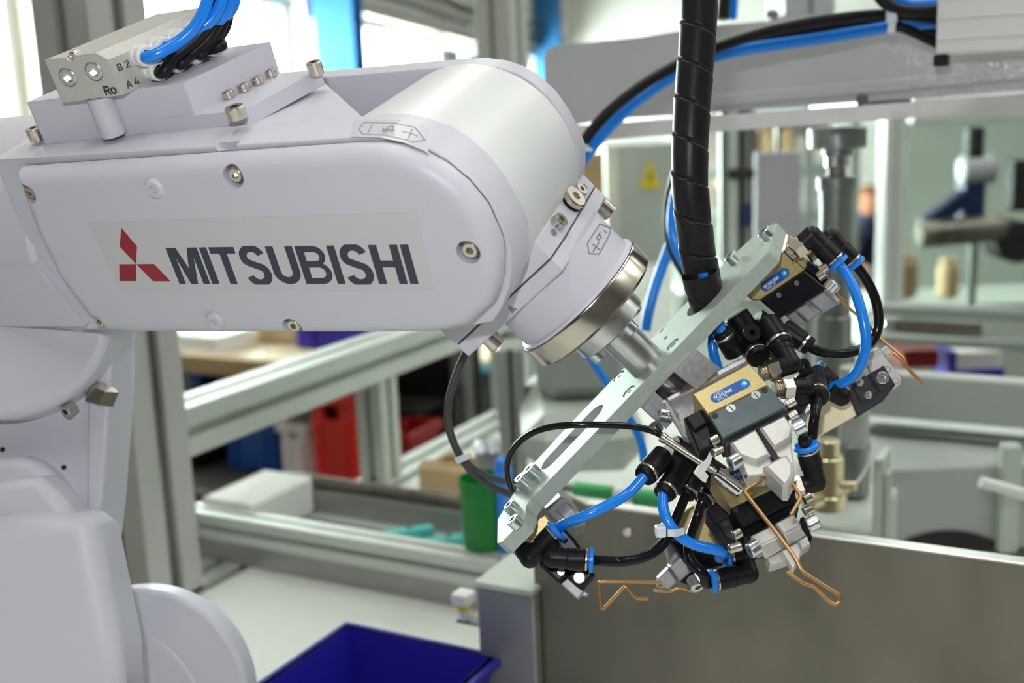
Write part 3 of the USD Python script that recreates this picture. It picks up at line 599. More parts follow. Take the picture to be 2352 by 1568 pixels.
part(cab, 'warning_sign', mv(ext([(x + ox, z + oz) for x, z in sg_], 0, .001), local([0, -.0012, 0], [0, -1, 0], [1, 0, 0])), 'sign_yellow', 'yellow warning triangle')
part(cab, 'sign_bolt_mark', mv(ext([(ox - .001, oz + .036), (ox + .004, oz + .036), (ox + .001, oz + .022), (ox + .005, oz + .022), (ox - .001, oz + .008), (ox, oz + .018), (ox - .004, oz + .018)], 0, .0005), local([0, -.0022, 0], [0, -1, 0], [1, 0, 0])), 'sign_black', 'black flash on the sign')
part(cab, 'door_edge', bx(-w, -w + .03, -.006, 0, 0, h, .002), 'frame_white')
facebox('tan_poster', 'tan and green poster behind the edge of the wrist', 'poster', 1330, 350, 1388, 470, 2.44, .01, 'cardboard', 'sheet')
t, w, h, s = facebox('machine_casting', 'big pale machine casting behind the slot of the tool plate', 'machine', 1200, 955, 1490, 1105, .98, .2, 'machine_pale', c=.02); part(t, 'upper_housing', bx(-w * .7, w * .9, .05, .3, h - .001, h + .10, .015), 'machine_grey'); part(t, 'cap', bx(-w * .2, w * .2, .06, .2, h + .099, h + .13, .01), 'satin_steel')
t, w, h, s = facebox('machine_column', 'blue grey machine column right of the green cup', 'column', 1150, 790, 1212, 1330, 1.12, .05, 'machine_grey'); part(t, 'foot', bx(-w * 1.9, w * 1.9, -.01, .07, 0, .02, .003), 'machine_pale'); part(t, 'slot', bx(-w * .15, w * .15, -.001, .001, .03, h), 'dark_gap')
t, w, h, s = facebox('bracket_plate', 'pale bracket plate with two bolts left of the machine column', 'bracket', 1098, 1010, 1152, 1328, 1.16, .02, 'panel_grey')
for dx_ in (-.5, .5): part(t, 'bolt', mv(cyl(.006, 0, .008, 16, .001), local([w * dx_, 0, h * .97], [0, -1, .3])), 'zinc')
p = K(1370, 1128, .80)
t = thing('green_coupling', 'green and white hose coupling lying behind the steel cover', 'coupling', Fr(p, [1, 0, 0], [0, 1, 0]))
X_ = local([0, 0, 0], [1, 0, 0])
part(t, 'green_body', mv(cyl(.0052, -.017, .014, 24, .001), X_), 'green_coupling'); part(t, 'white_ring', mv(cyl(.0058, .014, .021, 24, .001), X_), 'paper'); part(t, 'white_end', mv(cyl(.0050, .021, .028, 24, .001), X_), 'paper'); part(t, 'green_end', mv(cyl(.0062, .028, .050, 24, .001), X_), 'green_coupling'); part(t, 'pipe', mv(cyl(.0035, -.034, -.017, 24, .001), X_), 'satin_steel')
# distant machines and the person
t, w, h, s = facebox('hanging_board', 'plain lavender grey board hanging in the background', 'board', 1735, 346, 1842, 640, 2.0, .02, 'panel_grey'); part(t, 'hook', bx(-.004, .004, .004, .012, h, h + .05), 'satin_steel')
t, w, h, s = facebox('rod_stand', 'stand of slim vertical rods with dark clamps left of the grey board', 'stand', 1664, 600, 1732, 660, 1.7, .05, 'satin_steel', 'foot')
for dx_, r_, m_ in ((-.8, .008, 'satin_steel'), (-.3, .010, 'machine_pale'), (.2, .006, 'dark_stuff'), (.75, .009, 'satin_steel')): part(t, 'rod', tr(cyl(r_, h, h + .28, 16), w * dx_, .02, 0), m_)
part(t, 'clamp', bx(-w * .6, w * 1.1, .006, .034, h + .12, h + .135, .002), 'dark_stuff'); part(t, 'clamp', bx(w * .2, w * .9, .006, .034, h + .05, h + .085, .002), 'machine_blue')
sh = thing('parts_shelf', 'tall shelf of cardboard boxes far behind the press cylinder', 'shelf', level(K(1750, 800, 4.6) * A([1, 1, 0])))
wS = (1955 - 1750) / FPX * 4.6
for z_ in (.62, .95, 1.13, 1.30): part(sh, 'board', bx(-.3, wS, 0, .35, z_, z_ + .02, .003), 'frame_white')
for x in (-.3, wS * .5, wS): part(sh, 'upright', bx(x - .015, x + .015, -.02, .0, 0, 1.6), 'satin_steel')
part(sh, 'back', bx(-.3, wS, .35, .36, 0, 1.6), 'machine_pale')
rng = random.Random(3); NTH = ('first', 'second', 'third', 'fourth', 'fifth', 'sixth', 'seventh', 'eighth', 'ninth')
sho = level(K(1750, 800, 4.6) * A([1, 1, 0]))
for z_, bn in ((.64, 'lowest'), (.97, 'middle'), (1.15, 'upper')):
    xx, k = -.27, 0
    while xx < wS - .12 and k < 9:
        w_ = rng.uniform(.07, .13); h_ = rng.uniform(.08, .13); c_i = rng.randrange(3)
        t = thing('shelf_carton', '%s carton, %s from the left on the %s board of the far shelf' % (('tan', 'white', 'dusky')[c_i], NTH[k], bn), 'carton', level(sho.w(A([xx + w_ / 2, .15, z_ + .0005])).ravel()), 'cartons on the far shelf')
        part(t, 'body', bx(-w_ / 2, w_ / 2, -.1, .1, 0, h_, .003), ('cardboard', 'paper', 'lintel_paint')[c_i]); part(t, 'tape', bx(-.012, .012, -.1005, .1, h_ - .0005, h_ + .0008), ('paper', 'cardboard', 'cardboard')[c_i])
        xx += w_ + rng.uniform(.01, .05); k += 1
t, w, h, s = facebox('guard_post', 'tall white guard frame post in front of the worker', 'post', 2030, 260, 2080, 760, 2.2, .05, 'frame_white'); part(t, 'slot', bx(-w * .12, w * .12, -.001, .002, 0, h), 'machine_grey')
t, w, h, s = facebox('guard_window', 'clear guard pane of the machine cell at the right edge', 'guard', 2080, 270, 2700, 730, 2.3, .004, 'guard_glass', 'pane', c=0); part(t, 'top_frame', bx(-w, w, -.02, .02, h, h + .05, .003), 'frame_white')
facebox('cell_partition', 'pale partition of the guarded cell behind the dark handling unit', 'partition', 2060, 240, 2800, 760, 3.6, .03, 'machine_pale')
t, w, h, s = facebox('gripper_unit', 'blurred dark blue and black handling unit inside the guarded cell', 'machine', 2215, 420, 2262, 560, 2.7, .06, 'machine_blue')
part(t, 'top_joint', mv(cyl(.035, -.03, .05, 24, .006), local([0, .02, h + .03], [1, 0, 0])), 'panel_grey'); part(t, 'upper_arm', bx(-.018, .018, 0, .05, h, h + .13, .005), 'dark_stuff')
part(t, 'left_arm', mv(bx(-.02, .02, -.02, .02, 0, .12, .005), local([-.015, .02, h * .8], [-.8, 0, -.6])), 'machine_blue'); part(t, 'gripper_drum', mv(cyl(.032, -.10, .10, 24, .004), local([-.03, .0, .03], [1, 0, .05])), 'stainless')
part(t, 'wrist', mv(cyl(.05, -.05, .05, 24, .004), local([.10, .03, .0], [0, 1, 0])), 'dark_stuff'); part(t, 'tool', bx(.09, .13, 0, .05, h * .5, h + .05, .005), 'dark_stuff'); part(t, 'rod', cyl(.010, -.16, .01, 16), 'satin_steel')
for i, (x0, y0, x1, y1, dd_) in enumerate(((2064, 596, 2112, 690, 2.9), (2166, 606, 2206, 690, 3.0))):
    t, w, h, s = facebox('paper_sack', ('left', 'right')[i] + ' tan sack behind the guard post, above the upper rail', 'sack', x0, y0, x1, y1, dd_, .06, 'cardboard', c=.012); part(t, 'fold', bx(-w * .8, w * .8, .01, .05, h - .002, h + .012, .004), 'cardboard')
facebox('cell_deck', 'pale deck of the guarded cell behind the rails', 'deck', 1990, 690, 2800, 790, 3.2, .3, 'machine_pale')

# person
po = K(1995, 455, 8.5)
person = thing('person', 'person in a dark navy shirt crouching far behind beside the white guard post', 'person', level(A([po[0], po[1], 0.0])))
H0 = float(po[2])
def chain(js):
    out = []
    for (a, ra), (b, rb) in js:
        s1, s2 = trimesh.creation.icosphere(2, ra), trimesh.creation.icosphere(2, rb); s1.apply_translation(a); s2.apply_translation(b)
        out.append(m3.Manifold.batch_hull([toman(s1), toman(s2)]))
    return out
J = dict(hd=(0, 0, H0), ch=(0, -.01, H0 - .09), nk=(0, .01, H0 - .13), ct=(0, .08, H0 - .26), wa=(0, .19, H0 - .37), hp=(0, .27, max(.20, H0 - .44)))
segs = [((J['hd'], .078), (J['ch'], .055)), ((J['ch'], .05), (J['nk'], .05)), ((J['nk'], .05), (J['ct'], .11)), ((J['ct'], .12), (J['wa'], .105)), ((J['wa'], .105), (J['hp'], .125))]
for s_ in (-1, 1):
    S, E_, W_ = (s_ * .17, .05, H0 - .21), (s_ * .23, -.06, H0 - .40), (s_ * .17, -.20, H0 - .44)
    segs += [((S, .062), (J['ct'], .10)), ((S, .06), (E_, .045)), ((E_, .043), (W_, .032)), ((W_, .03), ((s_ * .15, -.27, H0 - .46), .036))]
    for f in range(4): segs.append((((s_ * .15 + (f - 1.5) * .016, -.28, H0 - .465), .010), ((s_ * .15 + (f - 1.5) * .017, -.335, H0 - .485), .008)))
    segs.append((((s_ * .13, -.27, H0 - .46), .012), ((s_ * .10, -.31, H0 - .465), .009)))
    K_, A_ = (s_ * .14, -.18, .42), (s_ * .12, .10, .09)
    segs += [(((s_ * .085, .27, max(.20, H0 - .44)), .10), (K_, .062)), ((K_, .06), (A_, .042)), ((A_, .045), ((s_ * .12, -.06, .04), .038))]
segs += [(((0, -.078, H0 - .012), .010), ((0, -.09, H0 - .035), .013))] + [(((s_ * .08, .01, H0 - .02), .014), ((s_ * .08, .015, H0 - .045), .010)) for s_ in (-1, 1)]
slim = segs[:2] + [((a, ra - .022), (b, rb - .022)) for (a, ra), (b, rb) in segs[2:5]] + segs[5:]
body = m3.Manifold.batch_boolean(chain(slim), m3.OpType.Add).refine_to_length(.03).to_mesh()
body = trimesh.Trimesh(body.vert_properties[:, :3], body.tri_verts); trimesh.smoothing.filter_taubin(body, iterations=6)
pb = part(person, 'body', body, 'skin', 'bare skin of face and arms', smooth=True)
def shell(keep, m, name, grow):
    segs2 = [((a, ra + grow), (b, rb + grow)) for (a, ra), (b, rb) in keep]
    q = m3.Manifold.batch_boolean(chain(segs2), m3.OpType.Add).refine_to_length(.03).to_mesh(); q = trimesh.Trimesh(q.vert_properties[:, :3], q.tri_verts); trimesh.smoothing.filter_taubin(q, iterations=5)
    part(person, name, q, m, smooth=True)
torso = [g for g in segs[2:5]] + [g for s_ in (0, 1) for g in segs[5 + s_ * 12:7 + s_ * 12]]
shell(torso, 'shirt_navy', 'shirt', .012)
legs = [g for s_ in (0, 1) for g in segs[14 + s_ * 12:16 + s_ * 12]]
shell(legs, 'trousers', 'trousers', .012)
hairm = cut(tr(trimesh.creation.icosphere(3, .086), 0, .012, H0 + .012), bx(-.2, .2, -.2, -.03, -5, H0 + .035), bx(-.2, .2, -.2, .2, -5, H0 - .05))
part(person, 'hair', hairm, 'hair', smooth=True)
for s_ in (-1, 1): part(person, 'eye', tr(trimesh.creation.icosphere(1, .009), s_ * .028, -.072, H0), 'dark_stuff')
part(person, 'mouth', bx(-.02, .02, -.066, -.058, H0 - .075, H0 - .068, .002), 'crate_dark_red')
for s_ in (-1, 1): part(person, 'shoe', bx(s_ * .12 - .045, s_ * .12 + .045, -.12, .16, 0, .09, .03), 'dark_stuff')
# ================================================================ the robot
_u = A([0.925, -0.012, -0.376]); _e = A([0.3235, 0.543, 0.776])
ARM = Fr(K(960, 545, 0.400), cd(*_u), z=-cd(*_e))                    # x along the forearm, y up, z out of its cover; z=0 is the seam
robot = thing('robot_arm', 'white six axis robot arm with bolted forearm cover, red emblem, dark lettering and tool wrist', 'robot arm', ARM)
def rp(name, mesh, m='robot_paint', label=None, smooth=30, parent=None): return part(parent or robot, name, mesh, m, label, smooth)
HC = 0.009
seam_top = [(61, 378), (300, 362), (600, 342), (700, 335), (833, 323), (886, 321), (932, 327), (982, 343), (1032, 371), (1081, 411), (1124, 464), (1144, 507), (1158, 540), (1163, 582), (1160, 632), (1148, 675)]
seam_low = [(1085, 741), (1032, 756), (982, 761), (780, 762), (315, 760), (250, 755)]
seam_left = [(199, 715), (133, 626), (83, 523), (63, 471), (50, 406)]
cover_xy = ARM.hits(seam_top, 0) + ARM.hits(seam_low, HC - .004) + ARM.hits(seam_left, HC - .003)
cov = Polygon(cover_xy).convex_hull
cover = rext(cov, 0.0009, HC, 0.0062, 6)
pockets, FB = [], []
for x, y, r in ((547, 396, 4.1), (76, 437, 3.8), (1084, 568, 4.3), (236, 733, 3.2), (680, 741, 3.9)):
    c = ARM.hit(x, y, HC * .6); pockets.append(tr(cyl(r * mm, -0.0005, 0.03, 32), c[0], c[1], HC - 0.0042)); FB.append((c, r))
cover = cut(cover, *pockets)
pc = rp('forearm_cover', cover, label='forearm side cover with lettering')
for c, r in FB: part(pc, 'screw', tr(bolt(r * .82 * mm, 0.0030, .42, True), c[0], c[1], HC - 0.0042), 'nickel')
for x, y in ((357, 432), (495, 736)):
    c = ARM.hit(x, y, HC)
    part(pc, 'plug', tr(lathe([(0, -.001), (3.9 * mm, -.001), (3.9 * mm, .0006), (3.2 * mm, .0016), (1.5 * mm, .0017), (1.2 * mm, .0004), (0, .0004)], 32), c[0], c[1], HC), 'robot_paint_fine')
rp('cover_gasket', ext(cov.buffer(-.0002), -0.0004, 0.0010), 'dark_gap')
st = Polygon(ARM.hits([(203, 511), (958, 486), (997, 667), (276, 669)], HC)).buffer(-.001).buffer(.001)
part(pc, 'sticker', ext(st, HC, HC + .00012), 'decal', 'translucent grey name sticker')
def cpx(pts): return [(x / 3.0154, y / 3.0154 + 450) for x, y in pts]
logo = [ext(ARM.hits(cpx(q), HC), HC + .0001, HC + .00022) for q in (
    [(842, 220), (832, 348), (943, 468), (950, 348)], [(828, 472), (830, 587), (945, 587), (943, 472)], [(948, 472), (1062, 588), (1182, 588), (1068, 470)])]
part(pc, 'emblem', cat(logo), 'logo_red', 'red emblem of three diamonds')
def arc(cx, cy, r, a0, a1, n=14): return [(cx + r * math.cos(math.radians(a)), cy + r * math.sin(math.radians(a))) for a in np.linspace(a0, a1, n)]
def letter(ch, s=0.185):
    k = s / 2
    def st_(p, w=s): return LineString(p).buffer(w / 2, cap_style=2, join_style=2)
    if ch == 'I': return sbox(0, 0, s, 1), s
    if ch == 'T': return unary_union([sbox(0, 1 - s * .92, .64, 1), sbox(.32 - k, 0, .32 + k, 1)]), .64
    if ch == 'H': return unary_union([sbox(0, 0, s, 1), sbox(.66 - s, 0, .66, 1), sbox(0, .43, .66, .60)]), .66
    if ch == 'M': return unary_union([sbox(0, 0, s * .92, 1), sbox(.82 - s * .92, 0, .82, 1), Polygon([(0, 1), (.26, 1), (.41, .42), (.56, 1), (.82, 1), (.70, 1), (.50, 0), (.32, 0), (.12, 1)])]), .82
    if ch == 'U': return st_([(k, 1), (k, .32)] + arc(.33, .325, .33 - k, 180, 360)[:] + [(.66 - k, .32), (.66 - k, 1)]).intersection(sbox(-1, -.02, 2, 1)), .66
    if ch == 'B':
        o = unary_union([sbox(0, 0, .40, 1), Point(.40, .74).buffer(.26), Point(.42, .28).buffer(.28), sbox(0, 0, .42, .56)])
        i = unary_union([sbox(s, .60, .40, .84), Point(.40, .72).buffer(.12), sbox(s, .155, .42, .435), Point(.42, .295).buffer(.14)])
        return o.difference(i), .70
    if ch == 'S':
        p = arc(.33, .73, .23, 15, 205, 12)[:] + [(.16, .59), (.30, .52), (.42, .47)] + arc(.34, .26, .235, 50, -165, 14)
        return LineString(p).buffer(k, cap_style=2).intersection(sbox(-.02, -.02, .72, 1.02)), .67
pen, letters = 0.0, []
for ch in 'MITSUBISHI':
    g, w = letter(ch); letters.append(affinity.translate(g, pen, 0)); pen += w + .062
pen -= .062
b0, b1 = A(ARM.hit(413, 651, HC)), A(ARM.hit(962, 651, HC)); hgt = ARM.hit(930, 561, HC)[1] - ARM.hit(955, 651, HC)[1]
dx, dy = (b1 - b0)[:2]
words = affinity.affine_transform(unary_union(letters), [dx / pen, 0, dy / pen, hgt, b0[0], b0[1]])
part(pc, 'lettering', ext(words, HC + .0001, HC + .00022), 'logo_ink', 'dark blue grey maker name lettering')

# forearm casing with its two prongs
ZN = -0.0185                                                         # inner face of the near prong
out_top = [(560, 288), (700, 276), (866, 266), (929, 264), (985, 272), (1032, 288), (1075, 313), (1128, 361), (1164, 411), (1194, 464), (1212, 507), (1214, 556), (1209, 599), (1191, 648), (1171, 678)]
near = Polygon([(ARM.hit(x, y, ZN)[0], .0381) for x, y in out_top[:3]] + ARM.hits(out_top[3:], ZN) + ARM.hits([(1085, 745), (1032, 758), (982, 762), (780, 763), (315, 762), (150, 755)], 0) + [(ARM.hit(33, 510, .004)[0] - .001, -.03), (ARM.hit(33, 510, .004)[0] - .001, .0381)]).convex_hull
rp('forearm_casing', cut(rext(near, ZN, 0.0, 0.0008, 2), tr(cyl(.0045, -.003, .03), *ARM.hit(517, 330, 0.0))), label='forearm casing, near prong')
# drum of the wrist turning between the prongs
jc = A(ARM.hit(955, 548, -.001)); RJ = None
tops = [ARM.hit(x, y, ZN) for x, y in ((1032, 288), (1128, 361), (1194, 464), (1214, 556), (1191, 648))]
def fit(ps):
    a = A([[2 * p[0], 2 * p[1], 1] for p in ps]); b = A([p[0] ** 2 + p[1] ** 2 for p in ps]); s = np.linalg.lstsq(a, b, rcond=None)[0]
    return s[0], s[1], math.sqrt(s[2] + s[0] ** 2 + s[1] ** 2)
cx, cy, RJ = fit(tops)
ZF, ZM = -0.0845, -0.056
FX, FY, FR_ = -.0083, -.0082, .0406                                 # the drum's far end, a little smaller
far = affinity.translate(affinity.scale(near, .935, .935, origin=(cx, cy)), FX - cx, FY - cy)
far = unary_union([far, sbox(min(q[0] for q in near.exterior.coords), far.bounds[1], cx, far.bounds[3] - .0012)]).convex_hull
rp('forearm_casing', rext(far, -0.0925, ZF, 0.0008, 2), label='forearm casing, far prong')
Yt = .0381
bA, bB = ARM.hitax(1, Yt, 838, 268), ARM.hitax(1, Yt, 752, 184)
bB = bA + (bB - bA) * (ZF - bA[2]) / (bB[2] - bA[2])
yl = min(q[1] for q in near.exterior.coords) + .0015; xl = min(q[0] for q in near.exterior.coords) + .001
rp('forearm_body', hull([(x, y, z) for x, z in ((bA[0], ZN + .001), (bB[0], ZF - .001), (xl, ZN + .001), (xl, ZF - .001)) for y in (yl + (.004 if z < -.05 else 0), Yt - .0003 - (.0047 if z < -.05 else 0))]), label='forearm body joining the prongs')
def disc(x, y, r, z, n=120): return [(x + r * math.cos(a), y + r * math.sin(a), z) for a in np.linspace(0, 2 * math.pi, n, endpoint=False)]
rp('wrist_drum', hull(disc(cx, cy, RJ - .0025, ZN - .0008) + disc(cx, cy, RJ - .0016, ZN - .0018) + disc(FX, FY, FR_, ZF + .0018) + disc(FX, FY, FR_ - .001, ZF + .0008)), 'drum_paint')
rp('drum_gap', hull(disc(cx, cy, RJ - .004, ZN + .001, 64) + disc(FX, FY, FR_ - .003, ZF - .001, 64)), 'dark_gap')

# ---- tool axis
_a = cd(.715, -.672, .19); _a = nrm(_a - (_a @ ARM.z) * ARM.z)
J5 = ARM.w(A([cx, cy, ZM])) + cd(.69, .72, 0) * .0021
_n = np.cross(ray(1240, 1125), ray(1766, 577)); _p = nrm(np.cross(_a, _n)); _p = _p if _p @ U > 0 else -_p
_s = min(np.linspace(.05, .16, 400), key=lambda s: abs(proj(J5 + s * _a)[0] - 1487))
TOOL = Fr(J5 + _s * _a, _p, z=-_a)                                   # x along the tool plate, y to the camera, z back to the robot
def axz(px, py): return min(np.linspace(-.08, .15, 2301), key=lambda z: math.hypot(proj(TOOL.w(A([0, 0, z])))[0] - px, proj(TOOL.w(A([0, 0, z])))[1] - py))
zr1, zr0, zp1, zs, zb, zf1 = axz(1365, 716), axz(1324, 683), axz(1235, 636), axz(1208, 613), axz(1150, 560), axz(1402, 758)
zbar = axz(1255, 640)
def tp(name, mesh, m='robot_paint', label=None, smooth=30, parent=None): return part(parent or robot, name, mv(mesh, np.linalg.inv(ARM.T()) @ TOOL.T()), m, label, smooth)
_near = [(1077, 819), (1294, 622), (1325, 575), (1393, 454)]
no = TOOL.hits(_near, zp1)
yf_ = max(y for x, y in no) + .034
print('plate near', [(round(x * 1000, 1), round(y * 1000, 1)) for x, y in no])
plate_o = Polygon(no + [(no[-1][0], yf_), (no[0][0], yf_)]).convex_hull
tp('wrist_flange_plate', rext(plate_o, zp1, zs, .0006, 2, .0006))
tp('wrist_flange_seam', ext(plate_o.buffer(-.0008), zs - .0005, zs + .0012), 'dark_gap')
bl0 = plate_o; bl1 = affinity.scale(plate_o, 0.80, 0.92)
tp('wrist_block', hull([(x, y, zs + .0007) for x, y in bl0.exterior.coords] + [(x, y, zs + .0085) for x, y in bl0.exterior.coords] + [(x, y, zs + .017) for x, y in bl1.exterior.coords]))
RB = .0292
tp('wrist_barrel', lathe([(0, zp1 + .002), (RB - .0008, zp1 + .002), (RB - .0008, zr0 + .0022), (RB + .0006, zr0 + .0016), (RB + .0008, zr0 + .0006), (RB - .001, zr0), (0, zr0)][::-1], 96), 'robot_paint_fine')
RR = .0306
tp('wrist_ring', lathe([(0, zr1), (RR - .0012, zr1), (RR, zr1 + .0012), (RR, zr0 - .0006), (RR - .0004, zr0 + .0003), (0, zr0 + .0003)], 96), 'nickel_ring', 'polished steel wrist ring')
tp('tool_flange', lathe([(0, zf1), (.0160, zf1), (.0166, zf1 + .0006), (.0166, zr1 + .0002), (0, zr1 + .0002)], 64), 'turned_steel', 'turned steel flange')
for i in range(4):
    a = math.radians(20 + 90 * i); tp('flange_bolt', tr(mv(bolt(.0031, .0042), local([0, 0, 0], [0, 0, -1])), .0128 * math.cos(a), .0128 * math.sin(a), zf1), 'zinc')
# hex bolts at the plate's corners and under its near edge
for x, y in ((1131, 781), (1390, 480), (1310, 617)):
    c = TOOL.hit(x, y, zp1 - .003)
    tp('plate_bolt', tr(mv(bolt(.0036, .0062, .5), local([0, 0, 0], [0, 0, -1])), c[0], c[1], zp1), 'nickel')
# screws on the near side of the wrist block
q0, q1 = A(no[2]), A(no[3]); ed = nrm(np.r_[q1 - q0, 0]); nf = np.cross(ed, [0, 0, 1]); nf = nf if nf @ TOOL.l(C) > 0 else -nf
side = Fr(TOOL.w(np.r_[q0, zs + .004]), TOOL.dir(ed), z=TOOL.dir(nf))
TS = np.linalg.inv(ARM.T()) @ side.T()
for x, y, r, h, nm, m_ in ((1315, 457, 5.1, 2.4, 'washer_screw', 'nickel'), (1333, 437, 2.9, 2.6, 'screw', 'nickel'), (1285, 508, 3.0, 3.4, 'screw', 'nickel')):
    c = side.hit(x, y, h * mm * .5); part(robot, nm, mv(tr(bolt(r * mm, h * mm, .4), c[0], c[1], .0012 if r > 5 else 0), TS), m_)
    if r > 5: part(robot, 'rubber_washer', mv(tr(cyl(r * mm * 1.03, -.001, .0012, 32), c[0], c[1], 0), TS), 'black_rubber')
for x, y in ((1273, 533), (1343, 428)):
    c = side.hit(x, y, 0); part(robot, 'tapped_hole', mv(tr(cyl(.0013, -.0005, .00012, 20), c[0], c[1], 0), TS), 'print_grey')
print('zs', zr1, zr0, zbar, zp1, zs, zb, zf1, 'plate half', no)

# ---- elbow, upper arm and base of the robot, left and below
ER = .050
elx = ARM.hit(33, 510, .004)[0]
nv = np.cross(ARM.dir([1, 0, 0]), ray(20, 262)); nv = nrm(nv if nv @ ARM.y > 0 else -nv); nl = A([nv @ ARM.x, nv @ ARM.y, nv @ ARM.z])
ey = min(np.linspace(-.06, .06, 600), key=lambda y: abs(proj(ARM.w(A([ARM.hit(20, 262, -.045)[0], y, -.046]) + ER * nl))[1] - 262))
elb = Polygon([(-.35, ey + .002), (elx, ey + .002)] + ARM.hits([(80, 609), (139, 695), (194, 750), (-340, 750)], .004)).convex_hull
rp('elbow_shell', rext(elb, -.09, .004, .0002, 1), label='elbow shell behind the forearm cover')
rp('elbow_dome', tr(mv(lathe([(0, -.22), (ER, -.22), (ER, -.002), (ER - .002, 0), (0, 0)], 96), local([0, 0, 0], [1, 0, 0])), elx, ey, -.046), 'robot_paint')
LOW = Fr(K(160, 1100, .50), R, z=-ray(200, 1000))
def lp(name, pts, z0, z1, r, m='robot_paint', label=None): return part(robot, name, mv(rext(Polygon(LOW.hits(pts, z1 - r)).convex_hull, z0, z1, r * 1.0, 6), np.linalg.inv(ARM.T()) @ LOW.T()), m, label)
def circ(cxp, cyp, rx, ry, a0, a1, n=24): return [(cxp + rx * math.cos(math.radians(a)), cyp - ry * math.sin(math.radians(a))) for a in np.linspace(a0, a1, n)]
lp('elbow_joint', circ(0, 720, 262, 245, 10, -190, 40), -.012, .012, .004, label='round elbow joint housing')
lp('upper_arm', [(-60, 720), (265, 740), (260, 900), (241, 1150), (230, 1245), (215, 1300), (163, 1350), (-60, 1350)], -.036, -.006, .002, label='upper arm link')
lp('upper_arm_rib', [(205, 740), (264, 740), (258, 905), (239, 1150), (226, 1240), (212, 1285), (200, 1260), (202, 1150)], -.03, -.0035, .002)
lp('upper_arm_disc', circ(40, 1290, 165, 245, 0, 360, 48), -.012, .004, .006, label='round shoulder boss')
lp('shoulder_cover', [(-70, 1180), (120, 1175), (200, 1180), (237, 1210), (226, 1238), (262, 1350), (290, 1470), (300, 1650), (-70, 1650)], .002, .030, .009, label='large rounded shoulder cover')
lp('shoulder_cover', [(-70, 1115), (40, 1096), (100, 1092), (150, 1140), (190, 1190), (160, 1230), (-70, 1260)], .002, .022, .006)
lp('shoulder_drum', circ(318, 1607, 255, 258, 0, 360, 64), -.075, -.055, .003, label='shoulder motor drum')
lp('shoulder_drum', circ(222, 1672, 262, 258, 0, 360, 64), -.09, -.0545, .003, label='end disc of the shoulder motor drum')
b = LOW.hit(205, 900, .0)
fr_ = np.linalg.inv(ARM.T()) @ LOW.T()
part(robot, 'stop_block', mv(hull([(x * .8 * mm, y * .8 * mm, z * .8 * mm) for x, y, z in ((-7, -6, -4), (8, -8, -4), (11, 0, -4), (3, 8, -4), (-6, 4, -4), (-4, -5, 6), (4, -7, 6), (7, 0, 6), (0, 3, 6))]), fr_ @ local([b[0] + .002, b[1], -.003], [0, 0, 1])), 'nickel', 'bare metal stop block')
part(robot, 'stop_screw', mv(bolt(.0028, .005), fr_ @ local([b[0] - .006, b[1] - .006, .002], [-.4, -.5, .6])), 'nickel')
for x, y in ((147, 1073), (6, 1032)):
    c = LOW.hit(x, y, -.006); part(robot, 'tapped_hole', mv(cyl(.0011, 0, .0003, 16), fr_ @ local([c[0], c[1], -.006], [0, 0, 1])), 'screw_hole')

# ---- valve manifold on the forearm
def py(pts, y): return [ARM.hitax(1, y, *p)[[0, 2]] for p in pts]
def yprism(pts, y0, y1, inset=0.0):
    """prism along y over points (x, z)"""
    P = [(x, y, z) for x, z in pts for y in (y0, y1)]; return hull(P)
B0, B1, B2 = py([(90, 328), (570, 285), (745, 188)], Yt); B3 = B0 + (B2 - B1)
rp('manifold_base', yprism([B0, B1, B2, B3], Yt - .001, Yt + .0052), label='painted base plate under the valve block')
Yb = Yt + .0175
U0, U1, U2 = py([(62, 235), (421, 190), (620, 96)], Yb); U3 = U0 + (U2 - U1)
mb = rp('manifold_plinth', yprism([U0, U1, U2, U3], Yt, Yb), label='raised plinth under the valve block')
part(mb, 'round_boss', sweep([(ARM.hitax(1, Yb, 222, 222)[0], Yb - .0003, ARM.hitax(1, Yb, 222, 224)[2] - .002), (ARM.hitax(1, Yb, 222, 222)[0] + .0002, Yt + .002, ARM.hitax(1, Yb, 222, 224)[2] - .002)], .0048, 24), 'robot_paint')
for x, y in ((527, 225), (562, 209), (594, 193), (624, 176)):
    c = ARM.hitax(1, Yt + .0052, x, y); rp('ledge_screw', mv(cut(cyl(.0024, 0, .003, 24, .0003), bx(-.0004, .0004, -.003, .003, .0022, .004)), local(c, [0, 1, 0])), 'nickel')
for x, y, r, h in ((545, 268, .0036, .0045), (727, 168, .003, .005), (86, 318, .003, .005)):
    c = ARM.hitax(1, Yt + .0052 if x > 100 else Yt + .002, x, y); rp('base_bolt', mv(bolt(r, h), local(c - A([0, .0005, 0]), [0, 1, 0])), 'nickel')
E0, E1, E2 = py([(143, 236), (280, 219), (524, 109)], Yb); E3 = E0 + (E2 - E1); Hm = .0165
v3 = nrm(A([E2[0] - E1[0], 0, E2[1] - E1[1]])); w3 = nrm(A([E1[0] - E0[0], 0, E1[1] - E0[1]]))
MP = [(x, Yb + dy, z) for (x, z), i in ((E0, 0), (E1, 1), (E2, 1), (E3, 0)) for dy in ((.0, Hm) if not i else (.0, Hm - .003))]
MP += [tuple(A([e[0], Yb + Hm, e[1]]) - w3 * .004) for e in (E1, E2)]
block = hull(MP)
ef = Fr(A([E0[0], Yb, E0[1]]), w3, y=[0, 1, 0])                        # end face, x across, y up (coordinates of the robot)
wid = np.linalg.norm(E1 - E0)
plugs = [(wid * .25, Hm * .55), (wid * .70, Hm * .60)]
nz = 1 if (ef.z @ v3) < 0 else -1
cutters = [mv(cyl(.0036, -.002, .004, 32), local(ef.w(A([a, b, 0])), nz * ef.z)) for a, b in plugs]
